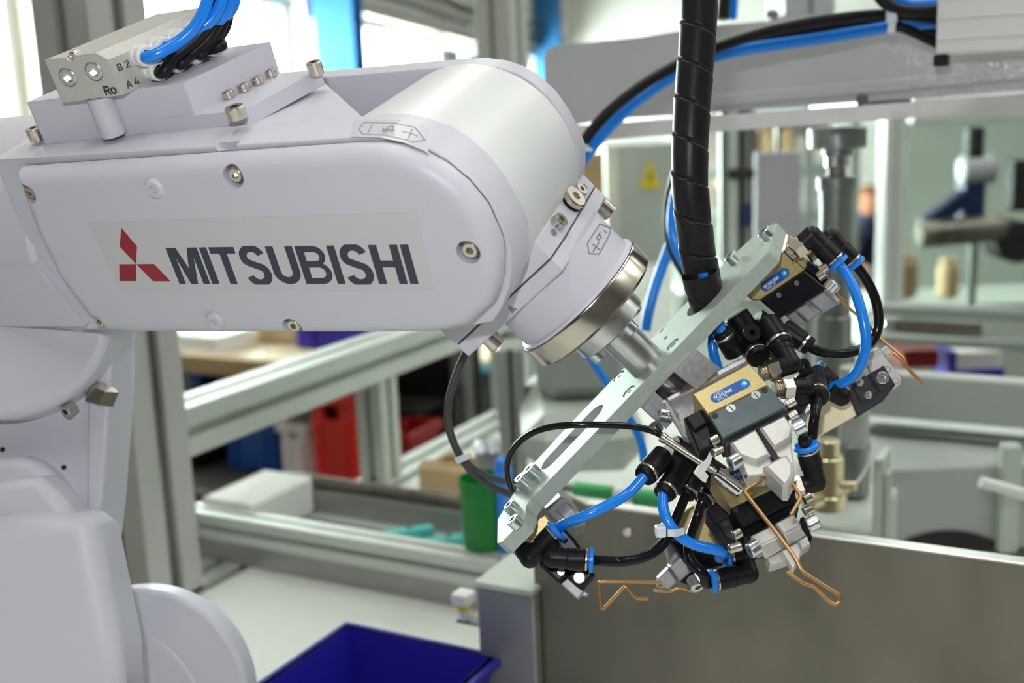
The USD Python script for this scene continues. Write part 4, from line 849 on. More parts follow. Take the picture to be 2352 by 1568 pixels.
cutters.append(mv(cyl(.0018, -.005, .004, 24), local(ef.w(A([wid * .42, Hm, 0])), nz * ef.z)))
man = rp('manifold_block', cut(block, *cutters), 'silver_anodised', 'bare metal valve block with printed marks')
for a, b in plugs: part(man, 'plug', mv(cut(cyl(.0035, -.002, 0, 32, .0004), hexprism(.0019, -.0015, .001)), local(ef.w(A([a, b, 0])) , nz * ef.z)), 'zinc')
part(man, 'small_screw', mv(cyl(.0015, -.005, -.0015, 20, .0003), local(ef.w(A([wid * .42, Hm - .0003, 0])), nz * ef.z)), 'nickel')
sf = Fr(A([E1[0], Yb, E1[1]]), v3, y=[0, 1, 0]); SFW = Fr(ARM.w(sf.o), ARM.dir(sf.x), y=ARM.dir(sf.y))
sz = 1 if (SFW.z @ (C - SFW.o)) > 0 else -1
def sfit(px, py_): return SFW.hit(px, py_, 0)
def put_text(parent, text, fr, at, right, up, h, m_, z=.0001, name='lettering', bold=False):
    """lettering on a face: at = lower left corner, right/up = directions in the parent's coordinates"""
    t = meshkit.text_mesh(text, h, .0001, bold); r = nrm(right); u = nrm(A(up) - (A(up) @ r) * r); n = np.cross(r, u)
    m = np.eye(4); m[:3, 0], m[:3, 1], m[:3, 2], m[:3, 3] = r, u, n, A(at) + n * z
    return part(parent, name, mv(t, m), m_, smooth=False)
put_text(man, 'B 2', None, sf.w(A([.0020, Hm * .50, 0])), sf.x, sf.y, .0026, 'print_black')
put_text(man, 'A 4', None, sf.w(A([.0030, Hm * .08, 0])), sf.x, sf.y, .0026, 'print_black')
put_text(man, 'Ro', None, ef.w(A([wid * .74, Hm * .06, 0])), ef.x, ef.y, .0032, 'print_black', bold=True)
FIT = []
Lm = np.linalg.norm(E2 - E1)
for row, hy, x0 in (('B', .66, .24), ('A', .26, .30)):
    for k in range(4):
        c = sf.w(A([Lm * (x0 + k * .17), Hm * hy, 0])); d = sz * sf.z
        col = part(man, 'collar', mv(lathe([(0, -.0005), (.0038, -.0005), (.0038, .0012), (.0032, .0016), (.0032, .0022), (.0040, .0026), (.0040, .0054), (.0032, .0062), (.0022, .0062), (.0022, .004), (0, .004)], 28), local(c, d)), 'white_plastic', 'white push-in tube collar')
        FIT.append((row, ARM.w(c), ARM.dir(d)))
# joint sign on the casing top, and the mark on the wrist barrel
def topy(px, py_): return ARM.hitax(1, Yt + .0006, px, py_)
sg = [(823, 293), (836, 279), (948, 277), (969, 292), (942, 304), (832, 305)]
sgp = Polygon([topy(*p)[[0, 2]] for p in sg])
lab = Polygon([topy(*p)[[0, 2]] for p in ((810, 272), (978, 270), (974, 310), (805, 311))])
_nt = sorted(near.exterior.coords[:-1]); _nt = A([q for q in _nt if q[1] > .02])
def ytop(x): return np.interp(x, _nt[:, 0], _nt[:, 1])
def flat_y(poly, y0, y1):
    """a thin print lying on the top of the casing and following its curve"""
    m = ext(poly.segmentize(.0012), 0, y1 - y0).subdivide_to_size(.002); v = np.asarray(m.vertices)
    return trimesh.Trimesh(np.c_[v[:, 0], y0 - Yt + ytop(v[:, 0]) + v[:, 2], v[:, 1]], np.asarray(m.faces)[:, ::-1], process=False)
sign = rp('joint_sign', flat_y(lab, Yt + .0001, Yt + .00018), 'decal_clear', 'clear joint sign sticker on the forearm')
def outline(poly, w): return poly.exterior.buffer(w)
part(sign, 'printed_outline', flat_y(outline(sgp, .00022), Yt + .00018, Yt + .00026), 'print_grey', smooth=False)
o_ = topy(905, 301); up_ = topy(878, 301) - o_; rt_ = topy(905, 281) - o_
put_text(sign, 'J5', None, o_ + A([0, -.0003, 0]), rt_, up_, .0040, 'print_grey')
for px_, plus in ((850, 0), (938, 1)):
    a, b = topy(px_ - 5, 300), topy(px_ + 5, 282); L = [LineString([a[[0, 2]], b[[0, 2]]]).buffer(.00022)]
    if plus: a, b = topy(px_ - 16, 290), topy(px_ + 15, 291); L.append(LineString([a[[0, 2]], b[[0, 2]]]).buffer(.00022))
    part(sign, 'printed_mark', flat_y(unary_union(L), Yt + .00018, Yt + .00026), 'print_grey', smooth=False)
# sign on the wrist barrel, wrapped round it
def barrel(px, py_):
    r = TOOL.l(TOOL.o + ray(px, py_)); c = TOOL.l(C); a = r[0] ** 2 + r[1] ** 2; b = r[0] * c[0] + r[1] * c[1]; k = c[0] ** 2 + c[1] ** 2 - (RB - .0007) ** 2
    t = (-b - math.sqrt(max(0, b * b - a * k))) / a; return c + t * r
TA = np.linalg.inv(ARM.T()) @ TOOL.T()
def onarm(p): return TA[:3, :3] @ A(p) + TA[:3, 3]
def stroke(pts, r=.00022): return sweep([onarm(barrel(*p)) for p in np.vstack([np.linspace(a, b, 6, endpoint=False) for a, b in zip(pts, pts[1:])] + [A(pts[-1:])])], r, 6)
part(robot, 'wrist_sign', cat(stroke([(1378, 513), (1349, 558), (1353, 582), (1376, 583), (1401, 536), (1402, 524), (1378, 513)]), stroke([(1361, 560), (1377, 573)]), stroke([(1376, 556), (1362, 577)]),
     stroke([(1374, 540), (1370, 546), (1374, 551), (1381, 546), (1379, 540), (1374, 540), (1378, 533)]), stroke([(1387, 529), (1393, 534)])), 'print_grey', 'printed joint sign on the wrist barrel', smooth=True)
e0_, e1_ = A(no[0]), A(no[1]); ed2 = nrm(np.r_[e1_ - e0_, 0]); nf2 = np.cross(ed2, [0, 0, 1]); nf2 = nf2 if nf2 @ TOOL.l(C) > 0 else -nf2
flat2 = Fr(TOOL.w(np.r_[e0_, zp1 + .003]), TOOL.dir(ed2), z=TOOL.dir(nf2))
part(robot, 'index_mark', mv(ext(flat2.hits([(1167, 702), (1188, 709), (1176, 721)], 0), .0, .0002), np.linalg.inv(ARM.T()) @ flat2.T()), 'print_grey', 'grey triangular index mark', smooth=False)
# ================================================================ tool plate
TH = .0062
top_pts = [(1240, 1125), (1766, 577), (1783, 511), (1745, 530), (1669, 599), (1592, 679), (1310, 973), (1228, 1062), (1186, 1122), (1143, 1193), (1142, 1247), (1153, 1244), (1199, 1198), (1207, 1178), (1208, 1162), (1219, 1145)]
tplate_o = Polygon(TOOL.hits(top_pts, 0)).buffer(0)
plate = ext(tplate_o, -TH, 0)
holes = []
def tool_slot(p, q, r): a, b = TOOL.hit(*p)[:2], TOOL.hit(*q)[:2]; return LineString([a, b]).buffer(r)
holes.append(ext(tool_slot((1268, 1052), (1360, 955), .0062), -.02, .02))
hh = TOOL.hit(1622, 682); h2_ = TOOL.hit(1617, 687); holes.append(tr(cyl(.0094, -.02, .02, 40), h2_[0], h2_[1], 0))
cs = []
for x, y in ((1519, 757), (1545, 790), (1421, 863), (1444, 898)):
    c = TOOL.hit(x, y); cs.append(c); holes.append(tr(cyl(.0033, -.0034, .01, 28), c[0], c[1], 0))
c0 = TOOL.hit(1529, 776); holes.append(tr(cyl(.0012, -.02, .01, 20), c0[0], c0[1], 0))
plate = cut(plate, *holes)
tool_plate = thing('tool_plate', 'long slanted aluminium mounting plate bolted to the robot wrist, pierced by a slot', 'mounting plate', TOOL)
pl = part(tool_plate, 'plate', plate, 'plate_aluminium', smooth=25)
for c in cs: part(tool_plate, 'sunk_screw', tr(bolt(.0029, .0028, .5), c[0], c[1], -.0032), 'zinc')
for x, y, r in ((1758, 536, 2.9), (1681, 592, 2.9), (1199, 1105, 3.4), (1221, 1083, 3.4), (1174, 1164, 2.8), (1183, 1198, 2.8)):
    c = TOOL.hit(x, y, r * .7 * mm); part(tool_plate, 'cap_screw', tr(bolt(r * mm, r * mm * 1.35, .5), c[0], c[1], -.0001), 'zinc')
part(tool_plate, 'shaft', lathe([(0, -.036), (.0062, -.036), (.0062, -TH), (.0078, -TH + .0001), (.0078, zf1), (0, zf1)], 48), 'turned_steel', 'turned steel shaft')
# ================================================================ grippers on the tool plate
def D3(x, y, z): return cd(x, y, z)
class Grip(Fr): pass
def gframe(px, py, d, xd, dd_): return Fr(K(px, py, d), cd(*xd), y=-cd(*dd_))     # x across, y back from the jaws, z out of the face towards the viewer
def poly(fr, pts, z=0.0): return Polygon(fr.hits(pts, z)).buffer(0)
def slab(parent, name, fr, pts, z0, z1, m, c=.0005, label=None, hull_=True):
    p = poly(fr, pts, z1)
    mesh = rext(p.convex_hull, z0, z1, c, 1, c) if hull_ else ext(p, z0, z1)
    return part(parent, name, mesh, m, label)
def rod(fr, a, b, r0, r1=None, n=24, c=0):
    """turned piece between two world points, as a mesh of the frame's own coordinates"""
    a, b = fr.l(A(a)), fr.l(A(b)); L = np.linalg.norm(b - a); r1 = r1 or r0
    return mv(lathe([(0, 0), (r0 - c, 0), (r0, c), (r1, L - c), (r1 - c, L), (0, L)], n), local(a, b - a))
def capscrew(parent, fr, px, py, d, axis, r, h, m='zinc', name='cap_screw'):
    """a socket head screw whose head starts at a pixel and points along a direction in view axes"""
    c = fr.l(K(px, py, d)); ax = cd(*axis); return part(parent, name, mv(bolt(r, h), local(c, A([ax @ fr.x, ax @ fr.y, ax @ fr.z]))), m)
def face_screw(parent, fr, px, py, r, z=0.0, h=.0006, m='zinc', slot=False, name='screw'):
    c = fr.hit(px, py, z); g = cut(cyl(r, 0, h, 24), bx(-r * .15, r * .15, -r, r, h * .4, h * 2)) if slot else bolt(r, h, .5)
    return part(parent, name, tr(g, c[0], c[1], z - .0001), m)
def maker_label(parent, fr, pl_, pr_, r, z=.0, number=True):
    a, b = A(fr.hit(*pl_, z)[:2]), A(fr.hit(*pr_, z)[:2]); d = nrm(b - a); n = A([-d[1], d[0]]); L = np.linalg.norm(b - a)
    lb_ = part(parent, 'label', ext(LineString([a, b]).buffer(r), z - .0001, z + .00012), 'label_blue', 'blue maker label with white lettering', smooth=False)
    hx_ = b + d * r * .05
    part(lb_, 'emblem', ext(unary_union([Point(*hx_).buffer(r * .62, quad_segs=3), Polygon([hx_ + d * r * .9 * math.cos(q) + n * r * .9 * math.sin(q) for q in (.9, 1.5, .4)]), Polygon([hx_ - d * r * .9 * math.cos(q) - n * r * .9 * math.sin(q) for q in (.9, 1.5, .4)])]), z + .00012, z + .00022), 'label_cyan', 'light blue emblem', smooth=False)
    part(lb_, 'emblem_dot', ext(Point(*hx_).buffer(r * .25), z + .00022, z + .0003), 'label_white', smooth=False)
    def line(txt, h, off, adv, bold=False):
        o = a + d * adv + n * off; put_text(lb_, txt, None, A([o[0], o[1], z]), [d[0], d[1], 0], [n[0], n[1], 0], h, 'label_white', .00014, bold=bold)
    line('SCHUNK', r * .62, -r * .28, -r * .5, True)
    line('MPG 25', r * .38, -r * .82, -r * .1)
    if number: line('340010', r * .36, r * .46, -r * .1)
    return lb_
# ---- clamp block and bracket under the plate
HUB = TOOL.at([0, 0, 0]); HUB = Fr(TOOL.o, TOOL.x, z=TOOL.z)
hub = thing('clamp_block', 'grey aluminium clamp block round the steel shaft under the tool plate', 'clamp', HUB)
for nm_, q in (('upper_block', [(1552, 857), (1603, 805), (1655, 846), (1600, 895)]), ('lower_block', [(1478, 938), (1508, 904), (1560, 950), (1530, 985)])):
    fr = Fr(K(q[0][0], q[0][1], .452), TOOL.x, z=-TOOL.y); P = fr.hits(q, 0)
    W_ = [fr.w(A([x, y, 0])) for x, y in P]; W_ += [w + .024 * nrm(TOOL.y) for w in W_]
    part(hub, nm_, hull([HUB.l(w) for w in W_]), 'block_aluminium')
sh0, sh1 = K(1545, 900, .468), K(1600, 960, .474)
part(hub, 'clamp_screw', rod(HUB, K(1500, 975, .455), K(1512, 990, .456), .0024), 'zinc')
G1 = gframe(1590.7, 905, .445, (.86, .45, .15), (.45, -.66, -.60))
br = thing('bent_bracket', 'satin aluminium bracket with a bent bright edge behind the gold front gripper', 'bracket', G1)
slab(br, 'back_plate', G1, [(1528, 914), (1714, 815), (1724, 828), (1722, 850), (1600, 1000), (1566, 994)], -.0165, -.0142, 'block_aluminium', .0006)
slab(br, 'top_edge', G1, [(1526, 913), (1712, 814), (1724, 828), (1535, 925)], -.0165, -.010, 'aluminium', .0008)
fr = G1; P = [fr.l(K(x, y, .452)) for x, y in ((1522, 924), (1528, 920), (1548, 955), (1566, 985), (1574, 1000), (1590, 1003))]
def ribbon(P, w, th):
    """a bent strip: path P, width vector w, thickness th"""
    out = []
    for a, b in zip(P, P[1:]):
        d = nrm(b - a); n = nrm(np.cross(d, w)) * th / 2; out.append(hull([q + s * n + k * w for q in (a, b) for s in (-1, 1) for k in (0, 1)]))
    return join(*out)
part(br, 'bent_edge', ribbon(P, A([0, 0, -.004]), .0013), 'silver_anodised')
capscrew(br, G1, 1533, 953, .450, (-.95, .2, -.12), .0025, .0036, name='cap_screw'); part(br, 'washer', rod(G1, K(1537, 952, .450), K(1533, 953, .450), .0030), 'zinc')
# ---- front gripper (gold and slate)
def jaws_label(t): return None
g1 = thing('front_gripper', 'small gripper with a gold face, blue label and slate block, nearest the camera', 'gripper', G1)
slab(g1, 'gold_body', G1, [(1590.7, 905), (1721, 834), (1764, 884), (1625.5, 952)], -.014, 0, 'gold_anodised', .0004, 'gold body half')
slab(g1, 'slate_body', G1, [(1625.5, 952), (1764, 884), (1808, 935), (1659, 1008)], -.014, 0, 'slate_steel', .0005, 'slate grey body half')
slab(g1, 'bevel', G1, [(1659, 1008), (1808, 935), (1812, 950), (1666, 1022)], -.014, -.0035, 'slate_steel', .0012)
maker_label(g1, G1, (1645, 913), (1709, 881), .0022)
for x, y in ((1679, 937), (1736, 907)): face_screw(g1, G1, x, y, .0018, 0, .0002, 'zinc', True)
for x, y in ((1642, 955), (1756, 896)): c = G1.hit(x, y, 0); part(g1, 'hole', tr(cyl(.0013, -.0002, .00012, 20), c[0], c[1], 0), 'screw_hole')
sb_ = thing('sensor_holder', 'black plastic sensor holder clamped left of the gold gripper', 'sensor holder', G1)
slab(sb_, 'body', G1, [(1571, 959), (1610, 940), (1628, 972), (1640, 1024), (1605, 1037)], -.0142, -.003, 'black_plastic', .0006)
slab(sb_, 'top_pad', G1, [(1573, 957), (1609, 939), (1626, 970), (1594, 989)], -.012, -.0015, 'black_plastic', .0006)
c = G1.hit(1606, 1010, -.003); part(sb_, 'slot', tr(bx(-.0003, .0003, -.0035, .0035, -.0002, .0001), c[0], c[1], -.003), 'screw_hole'); c = G1.hit(1622, 1017, -.003); part(sb_, 'hole', tr(cyl(.0015, -.0002, .0001, 20), c[0], c[1], -.003), 'screw_hole')
for x, y, d in ((1650, 1006, .434), (1808, 928, .437), (1813, 958, .436)):
    capscrew(g1, G1, x, y, d, (-.86, -.45, -.1) if x < 1700 else (.86, .45, -.1), .0019, .0034, 'nickel', 'knurled_screw')
J1 = G1.at([0, 0, -.0008])
def jaw(t, fr, up, low, z=(-.012, 0.0), m='silver_anodised', zl=-.003):
    j = slab(t, 'jaw', fr, up, z[0], z[1], m, .0009); part(j, 'finger', rext(poly(fr, low, z[1] + zl).convex_hull, z[0], z[1] + zl, .0006, 1, .0005), m); return j
jaw(g1, J1, [(1677, 1018), (1735, 986), (1770, 1046), (1737, 1061), (1698, 1048)], [(1690, 1040), (1737, 1056), (1768, 1044), (1774, 1064), (1750, 1075), (1757, 1092), (1716, 1096)])
j = jaw(g1, J1, [(1744, 984), (1801, 955), (1820, 982), (1817, 1008), (1778, 1032)], [(1774, 1026), (1815, 1000), (1823, 1060), (1825, 1090), (1812, 1112), (1800, 1100), (1780, 1060)])
part(j, 'tip_block', rext(poly(J1, [(1752, 1072), (1780, 1056), (1806, 1043), (1822, 1067), (1823, 1090), (1810, 1117), (1797, 1116)], .0015).convex_hull, -.010, .0015, .0012, 1), 'silver_anodised')
for x, y in ((1727, 1060), (1734, 1090)):
    c = J1.hit(x - 14, y, -.0031); part(j, 'notch', tr(bx(-.0019, .0019, -.0006, .0006, -.0004, .0001), c[0], c[1], -.0036), 'screw_hole')
part(g1, 'jaw_gap', rext(poly(J1, [(1736, 985), (1743, 982), (1778, 1040), (1796, 1062), (1806, 1090), (1797, 1092), (1768, 1046)], -.0015).convex_hull, -.006, -.0015, .0003, 1), 'screw_hole')
capscrew(g1, J1, 1699, 1057, .418, (-.86, -.42, -.25), .0028, .0042); capscrew(g1, J1, 1824, 989, .426, (.86, .42, -.1), .0028, .0044)
# ---- lower front gripper (black)
G2 = gframe(1677, 1167, .437, (.90, .40, .16), (.46, -.70, -.54))
g2 = thing('lower_gripper', 'small black gripper below the front one, speckled, with bright squared jaws', 'gripper', G2)
slab(g2, 'gold_body', G2, [(1633, 1090), (1770, 1030), (1815, 1108), (1679, 1168)], -.016, -.002, 'gold_anodised', .0004, 'gold body half')
slab(g2, 'black_body', G2, [(1678, 1166), (1812, 1108), (1831, 1148), (1705, 1211)], -.016, 0, 'black_oxide', .0005, 'black body half')
slab(g2, 'bevel', G2, [(1705, 1211), (1831, 1148), (1835, 1165), (1712, 1231)], -.016, -.003, 'black_oxide', .0012)
maker_label(g2, G2, (1676, 1098), (1735, 1072), .0021, -.002, False)
c = G2.hit(1689, 1170, 0); part(g2, 'hole', tr(cyl(.0012, -.0002, .00012, 20), c[0], c[1], 0), 'screw_hole')
s2 = thing('sensor_holder', 'black plastic sensor holder clamped left of the lower black gripper', 'sensor holder', G2)
slab(s2, 'body', G2, [(1622, 1172), (1645, 1150), (1678, 1183), (1693, 1226), (1669, 1241), (1645, 1198)], -.016, -.004, 'black_plastic', .0006)
slab(s2, 'front_pad', G2, [(1645, 1197), (1677, 1184), (1693, 1226), (1669, 1241)], -.012, -.0025, 'black_plastic', .0006)
for x, y, r in ((1667, 1203, .0012), (1680, 1226, .0018)): c = G2.hit(x, y, -.0025); part(s2, 'hole', tr(cyl(r, -.0002, .0001, 20), c[0], c[1], -.0025), 'screw_hole')
for x, y in ((1701, 1222), (1847, 1148), (1847, 1176)): capscrew(g2, G2, x, y, .430, (-.86, -.40, -.2) if x < 1750 else (.86, .40, .1), .0018, .0032, 'nickel', 'knurled_screw')
capscrew(g2, G2, 1700, 1254, .428, (-.9, -.2, -.2), .0018, .0045, 'nickel', 'knurled_screw')
J2 = G2.at([0, 0, -.0008])
J2b = Fr(K(1743, 1254, proj(J2.w(J2.hit(1743, 1254)))[2] - .001), G2.x, y=-cd(.50, -.82, .10))
def jaw2(pts_up, pts_low, pts_face):
    j = slab(g2, 'jaw', J2, pts_up, -.012, -.001, 'silver_anodised', .0006); part(j, 'bright_step', mv(rext(poly(J2b, pts_low).convex_hull, -.010, 0.0002, .0005, 1), np.linalg.inv(G2.T()) @ J2b.T()), 'silver_anodised'); return j
jL = jaw2([(1725, 1231), (1774, 1207), (1795, 1236), (1743, 1258)], [(1743, 1254), (1795, 1229), (1809, 1256), (1760, 1283)], None)
jR = jaw2([(1780, 1203), (1822, 1180), (1840, 1208), (1800, 1229)], [(1800, 1227), (1838, 1208), (1852, 1229), (1813, 1252)], None)
part(jL, 'under_step', rext(poly(J2, [(1760, 1281), (1800, 1262), (1808, 1288), (1768, 1301)], -.006).convex_hull, -.012, -.006, .0005, 1), 'silver_anodised')
part(jR, 'under_step', rext(poly(J2, [(1831, 1243), (1853, 1230), (1861, 1251), (1841, 1265)], -.006).convex_hull, -.012, -.006, .0005, 1), 'silver_anodised')
part(jR, 'finger', rext(poly(J2, [(1794, 1267), (1831, 1247), (1840, 1264), (1836, 1290), (1824, 1307), (1817, 1305)], -.001).convex_hull, -.005, -.001, .0005, 1), 'silver_anodised')
capscrew(g2, J2, 1741, 1257, .419, (-.86, -.40, -.25), .0028, .0040); capscrew(g2, J2, 1856, 1208, .424, (.86, .42, -.1), .0028, .0042)
part(g2, 'side_lug', rext(poly(J2, [(1838, 1190), (1846, 1186), (1866, 1235), (1860, 1240)], -.006).convex_hull, -.014, -.006, .0006, 1), 'black_oxide')
# ---- upper gripper under the plate's far end
G4 = gframe(1801, 584, .470, (.69, .72, -.02), (.70, -.68, .17))
G4 = gframe(1801, 584, .470, (.80, .58, -.10), (.66, -.74, .10))
g4 = thing('upper_gripper', 'gripper under the upper end of the tool plate, olive gold with a shaded blue label', 'gripper', G4)
slab(g4, 'gold_body', G4, [(1700, 660), (1801, 578), (1848, 621), (1746, 690), (1728, 690)], -.018, 0, 'gold_anodised', .0005, 'gold body half')
slab(g4, 'gold_shoulder', G4, [(1801, 580), (1814, 540), (1826, 548), (1855, 610), (1848, 621)], -.020, -.003, 'gold_anodised', .0005)
slab(g4, 'black_body', G4, [(1748, 692), (1848, 621), (1897, 660), (1893, 668), (1793, 731)], -.018, .0, 'black_oxide', .0006, 'black body half')
slab(g4, 'black_shoulder', G4, [(1848, 620), (1858, 600), (1890, 615), (1905, 650), (1897, 660)], -.020, -.003, 'black_oxide', .0008)
maker_label(g4, G4, (1759, 657), (1801, 627), .0021, 0, False)
for x, y in ((1830, 650), (1789, 678)): face_screw(g4, G4, x, y, .0011, 0, .0003, 'nickel')
capscrew(g4, G4, 1885, 622, .466, (.75, .5, -.4), .0020, .0036, 'nickel', 'knurled_screw')
capscrew(g4, G4, 1880, 636, .466, (.75, .5, -.4), .0020, .0036, 'nickel', 'knurled_screw')
slab(g4, 'jaw', G4, [(1858, 690), (1893, 668), (1928, 698), (1891, 721)], -.014, -.001, 'block_aluminium', .0007)
slab(g4, 'jaw', G4, [(1827, 713), (1852, 697), (1881, 722), (1857, 740)], -.014, -.0008, 'block_aluminium', .0007)
slab(g4, 'jaw_step', G4, [(1806, 726), (1828, 713), (1856, 741), (1832, 751)], -.014, -.004, 'block_aluminium', .0007)
slab(g4, 'end_cap', G4, [(1893, 667), (1904, 662), (1929, 690), (1928, 700)], -.013, .0004, 'silver_anodised', .0005)
capscrew(g4, G4, 1903, 665, .464, (.62, .72, -.3), .0030, .0042)
# ---- bottom left gripper
G5 = gframe(1283, 1250, .458, (.80, .60, .05), (.72, -.60, -.25))
g5 = thing('lower_left_gripper', 'black gripper under the lower end of the tool plate with a screwed black clamp', 'gripper', G5)
slab(g5, 'gold_body', G5, [(1196, 1262), (1236, 1190), (1252, 1180), (1275, 1215), (1240, 1298)], -.016, -.001, 'gold_anodised', .0005, 'gold body half')
slab(g5, 'black_body', G5, [(1238, 1298), (1290, 1205), (1322, 1240), (1345, 1275), (1298, 1320), (1284, 1340)], -.016, .0, 'black_oxide', .0012, 'black body half')
slab(g5, 'clamp_lug', G5, [(1301, 1322), (1345, 1280), (1361, 1312), (1364, 1322), (1336, 1351), (1326, 1348)], -.012, .0015, 'black_plastic', .0012)
face_screw(g5, G5, 1289, 1313, .0016, 0, .0012, 'nickel'); face_screw(g5, G5, 1331, 1326, .0024, .0015, .0022, 'zinc')
slab(g5, 'jaw', G5, [(1287, 1340), (1303, 1326), (1343, 1358), (1326, 1376)], -.012, -.002, 'block_aluminium', .0005)
slab(g5, 'finger_tip', G5, [(1333, 1365), (1342, 1356), (1351, 1362), (1347, 1370)], -.010, -.001, 'block_aluminium', .0004)
bk = Fr(K(1290, 1150, .475), TOOL.x, z=TOOL.y * -1)
b5 = thing('side_bracket', 'grey aluminium bracket with a window behind the lower left gripper', 'bracket', bk)
o_ = poly(bk, [(1252, 1168), (1288, 1140), (1316, 1150), (1348, 1206), (1342, 1222), (1318, 1233)]); w_ = poly(bk, [(1278, 1172), (1298, 1152), (1312, 1160), (1322, 1178), (1302, 1196)])
part(b5, 'plate', ext(o_.difference(w_), -.006, 0), 'block_aluminium'); part(b5, 'window_back', ext(w_.buffer(.0005), -.006, -.0045), 'machined_aluminium')
# ---- rear lower gripper, between the hoses
G3 = gframe(1590, 1200, .485, (.80, .55, .05), (.66, -.74, -.1))
g3 = thing('rear_gripper', 'shaded gripper behind the blue hose with pale jaws holding a wire', 'gripper', G3)
slab(g3, 'gold_body', G3, [(1520, 1210), (1590, 1160), (1645, 1160), (1690, 1235), (1660, 1262), (1590, 1250)], -.016, 0, 'gold_anodised', .0005, 'gold body half')
slab(g3, 'black_body', G3, [(1540, 1245), (1600, 1238), (1672, 1260), (1660, 1300), (1600, 1322), (1570, 1290)], -.016, .0005, 'black_oxide', .0008, 'black body half')
slab(g3, 'jaw', G3, [(1538, 1302), (1566, 1274), (1590, 1310), (1562, 1335)], -.012, -.001, 'block_aluminium', .0006)
slab(g3, 'jaw', G3, [(1512, 1328), (1536, 1304), (1556, 1336), (1538, 1352), (1512, 1350)], -.012, -.003, 'block_aluminium', .0006)
slab(g3, 'bracket_arm', G3, [(1525, 1240), (1548, 1222), (1566, 1272), (1540, 1300)], -.014, -.004, 'block_aluminium', .0006)
slab(g3, 'black_finger', G3, [(1566, 1338), (1590, 1314), (1600, 1332), (1584, 1345)], -.010, -.002, 'black_oxide', .0006)
capscrew(g3, G3, 1592, 1328, .478, (.30, -.62, -.72), .0030, .0050)
# ---- clamp at the right
G6 = gframe(1951, 920, .482, (.88, .47, .0), (.45, -.86, -.22))
g6 = thing('right_clamp', 'pale gold bar with a black screwed clamp and silver jaw right of the tool', 'clamp', G6)
slab(g6, 'gold_bar', G6, [(1830, 965), (1901, 905), (1945, 890), (1968, 953), (1866, 1010)], -.006, 0, 'pale_gold', .0004, 'pale gold bar')
slab(g6, 'black_clamp', G6, [(1948, 897), (2030, 838), (2057, 884), (2027, 908), (2028, 921), (1971, 956)], -.008, .0016, 'dark_anodised', .0005, 'black clamp plate')
slab(g6, 'clamp_boss', G6, [(1954, 880), (1987, 861), (2018, 900), (1979, 927)], -.004, .0030, 'dark_anodised', .0005)
slab(g6, 'clamp_pad', G6, [(1993, 860), (2030, 839), (2056, 882), (2022, 901)], -.004, .0026, 'dark_anodised', .0005)
sj = slab(g6, 'silver_jaw', G6, [(1986, 835), (2017, 815), (2031, 815), (2071, 868), (2070, 882), (2033, 908)], -.009, .0008, 'silver_anodised', .0006)
part(sj, 'upper_face', rext(poly(G6, [(1984, 834), (1990, 812), (2016, 796), (2032, 814), (2016, 830)], -.003).convex_hull, -.010, -.003, .0005, 1), 'silver_anodised')
slab(g6, 'tip_plate', G6, [(2023, 802), (2043, 789), (2056, 804), (2037, 819)], -.007, -.0045, 'silver_anodised', .0003)
face_screw(g6, G6, 2026, 868, .0026, .0026, .0014); face_screw(g6, G6, 1974, 879, .0016, .0030, .0014); face_screw(g6, G6, 1994, 908, .0016, .0030, .0014)
for x, y in ((2039, 848), (2057, 874)): c = G6.hit(x, y, .0008); part(sj, 'notch', tr(ring(.0011, .0014, 0, .0002, 20), c[0], c[1], .0007), 'print_grey')

# ---- push-in fittings
RT = .0021
def make_elbow(name, label, fr, group):
    """canonical elbow: the tube end along +z, the screwed end along +x, corner at the origin"""
    t = thing(name, label, 'air fitting', fr, group)
    body = join(cyl(.0039, 0, .0085, 28), cyl(.0043, .0060, .0128, 28, .0003), trimesh.creation.icosphere(3, .0040), mv(cyl(.0039, 0, .0052, 28), local([0, 0, 0], [1, 0, 0])))
    part(t, 'body', body, 'black_plastic', smooth=40)
    part(t, 'steel_ring', ring(.0026, .00435, .0128, .0138, 28, .0002), 'nickel', 'bright ring')
    part(t, 'release_ring', lathe([(.0022, .0136), (.0036, .0136), (.0036, .0143), (.0049, .0146), (.0049, .0158), (.0043, .0162), (.0022, .0160), (.0022, .0136)], 32), 'blue_plastic', 'blue release ring')
    X = local([0, 0, 0], [1, 0, 0])
    part(t, 'nut', mv(hexprism(.0044, .0050, .0098, .0004), X), 'nickel', 'bright hexagon nut')
    part(t, 'thread', mv(lathe([(0, .0098), (.0028, .0098), (.0034, .0102), (.0028, .0107), (.0034, .0112), (.0028, .0117), (.0034, .0122), (.0028, .0128), (0, .0128)], 24), X), 'nickel', 'bright thread')
    return t
def elbow_fr(px, py_, d, tube, nut): z = cd(*tube); return Fr(K(px, py_, d), cd(*nut), z=z) if False else Fr(K(px, py_, d), nrm(cd(*nut) - (cd(*nut) @ z) * z), z=z)
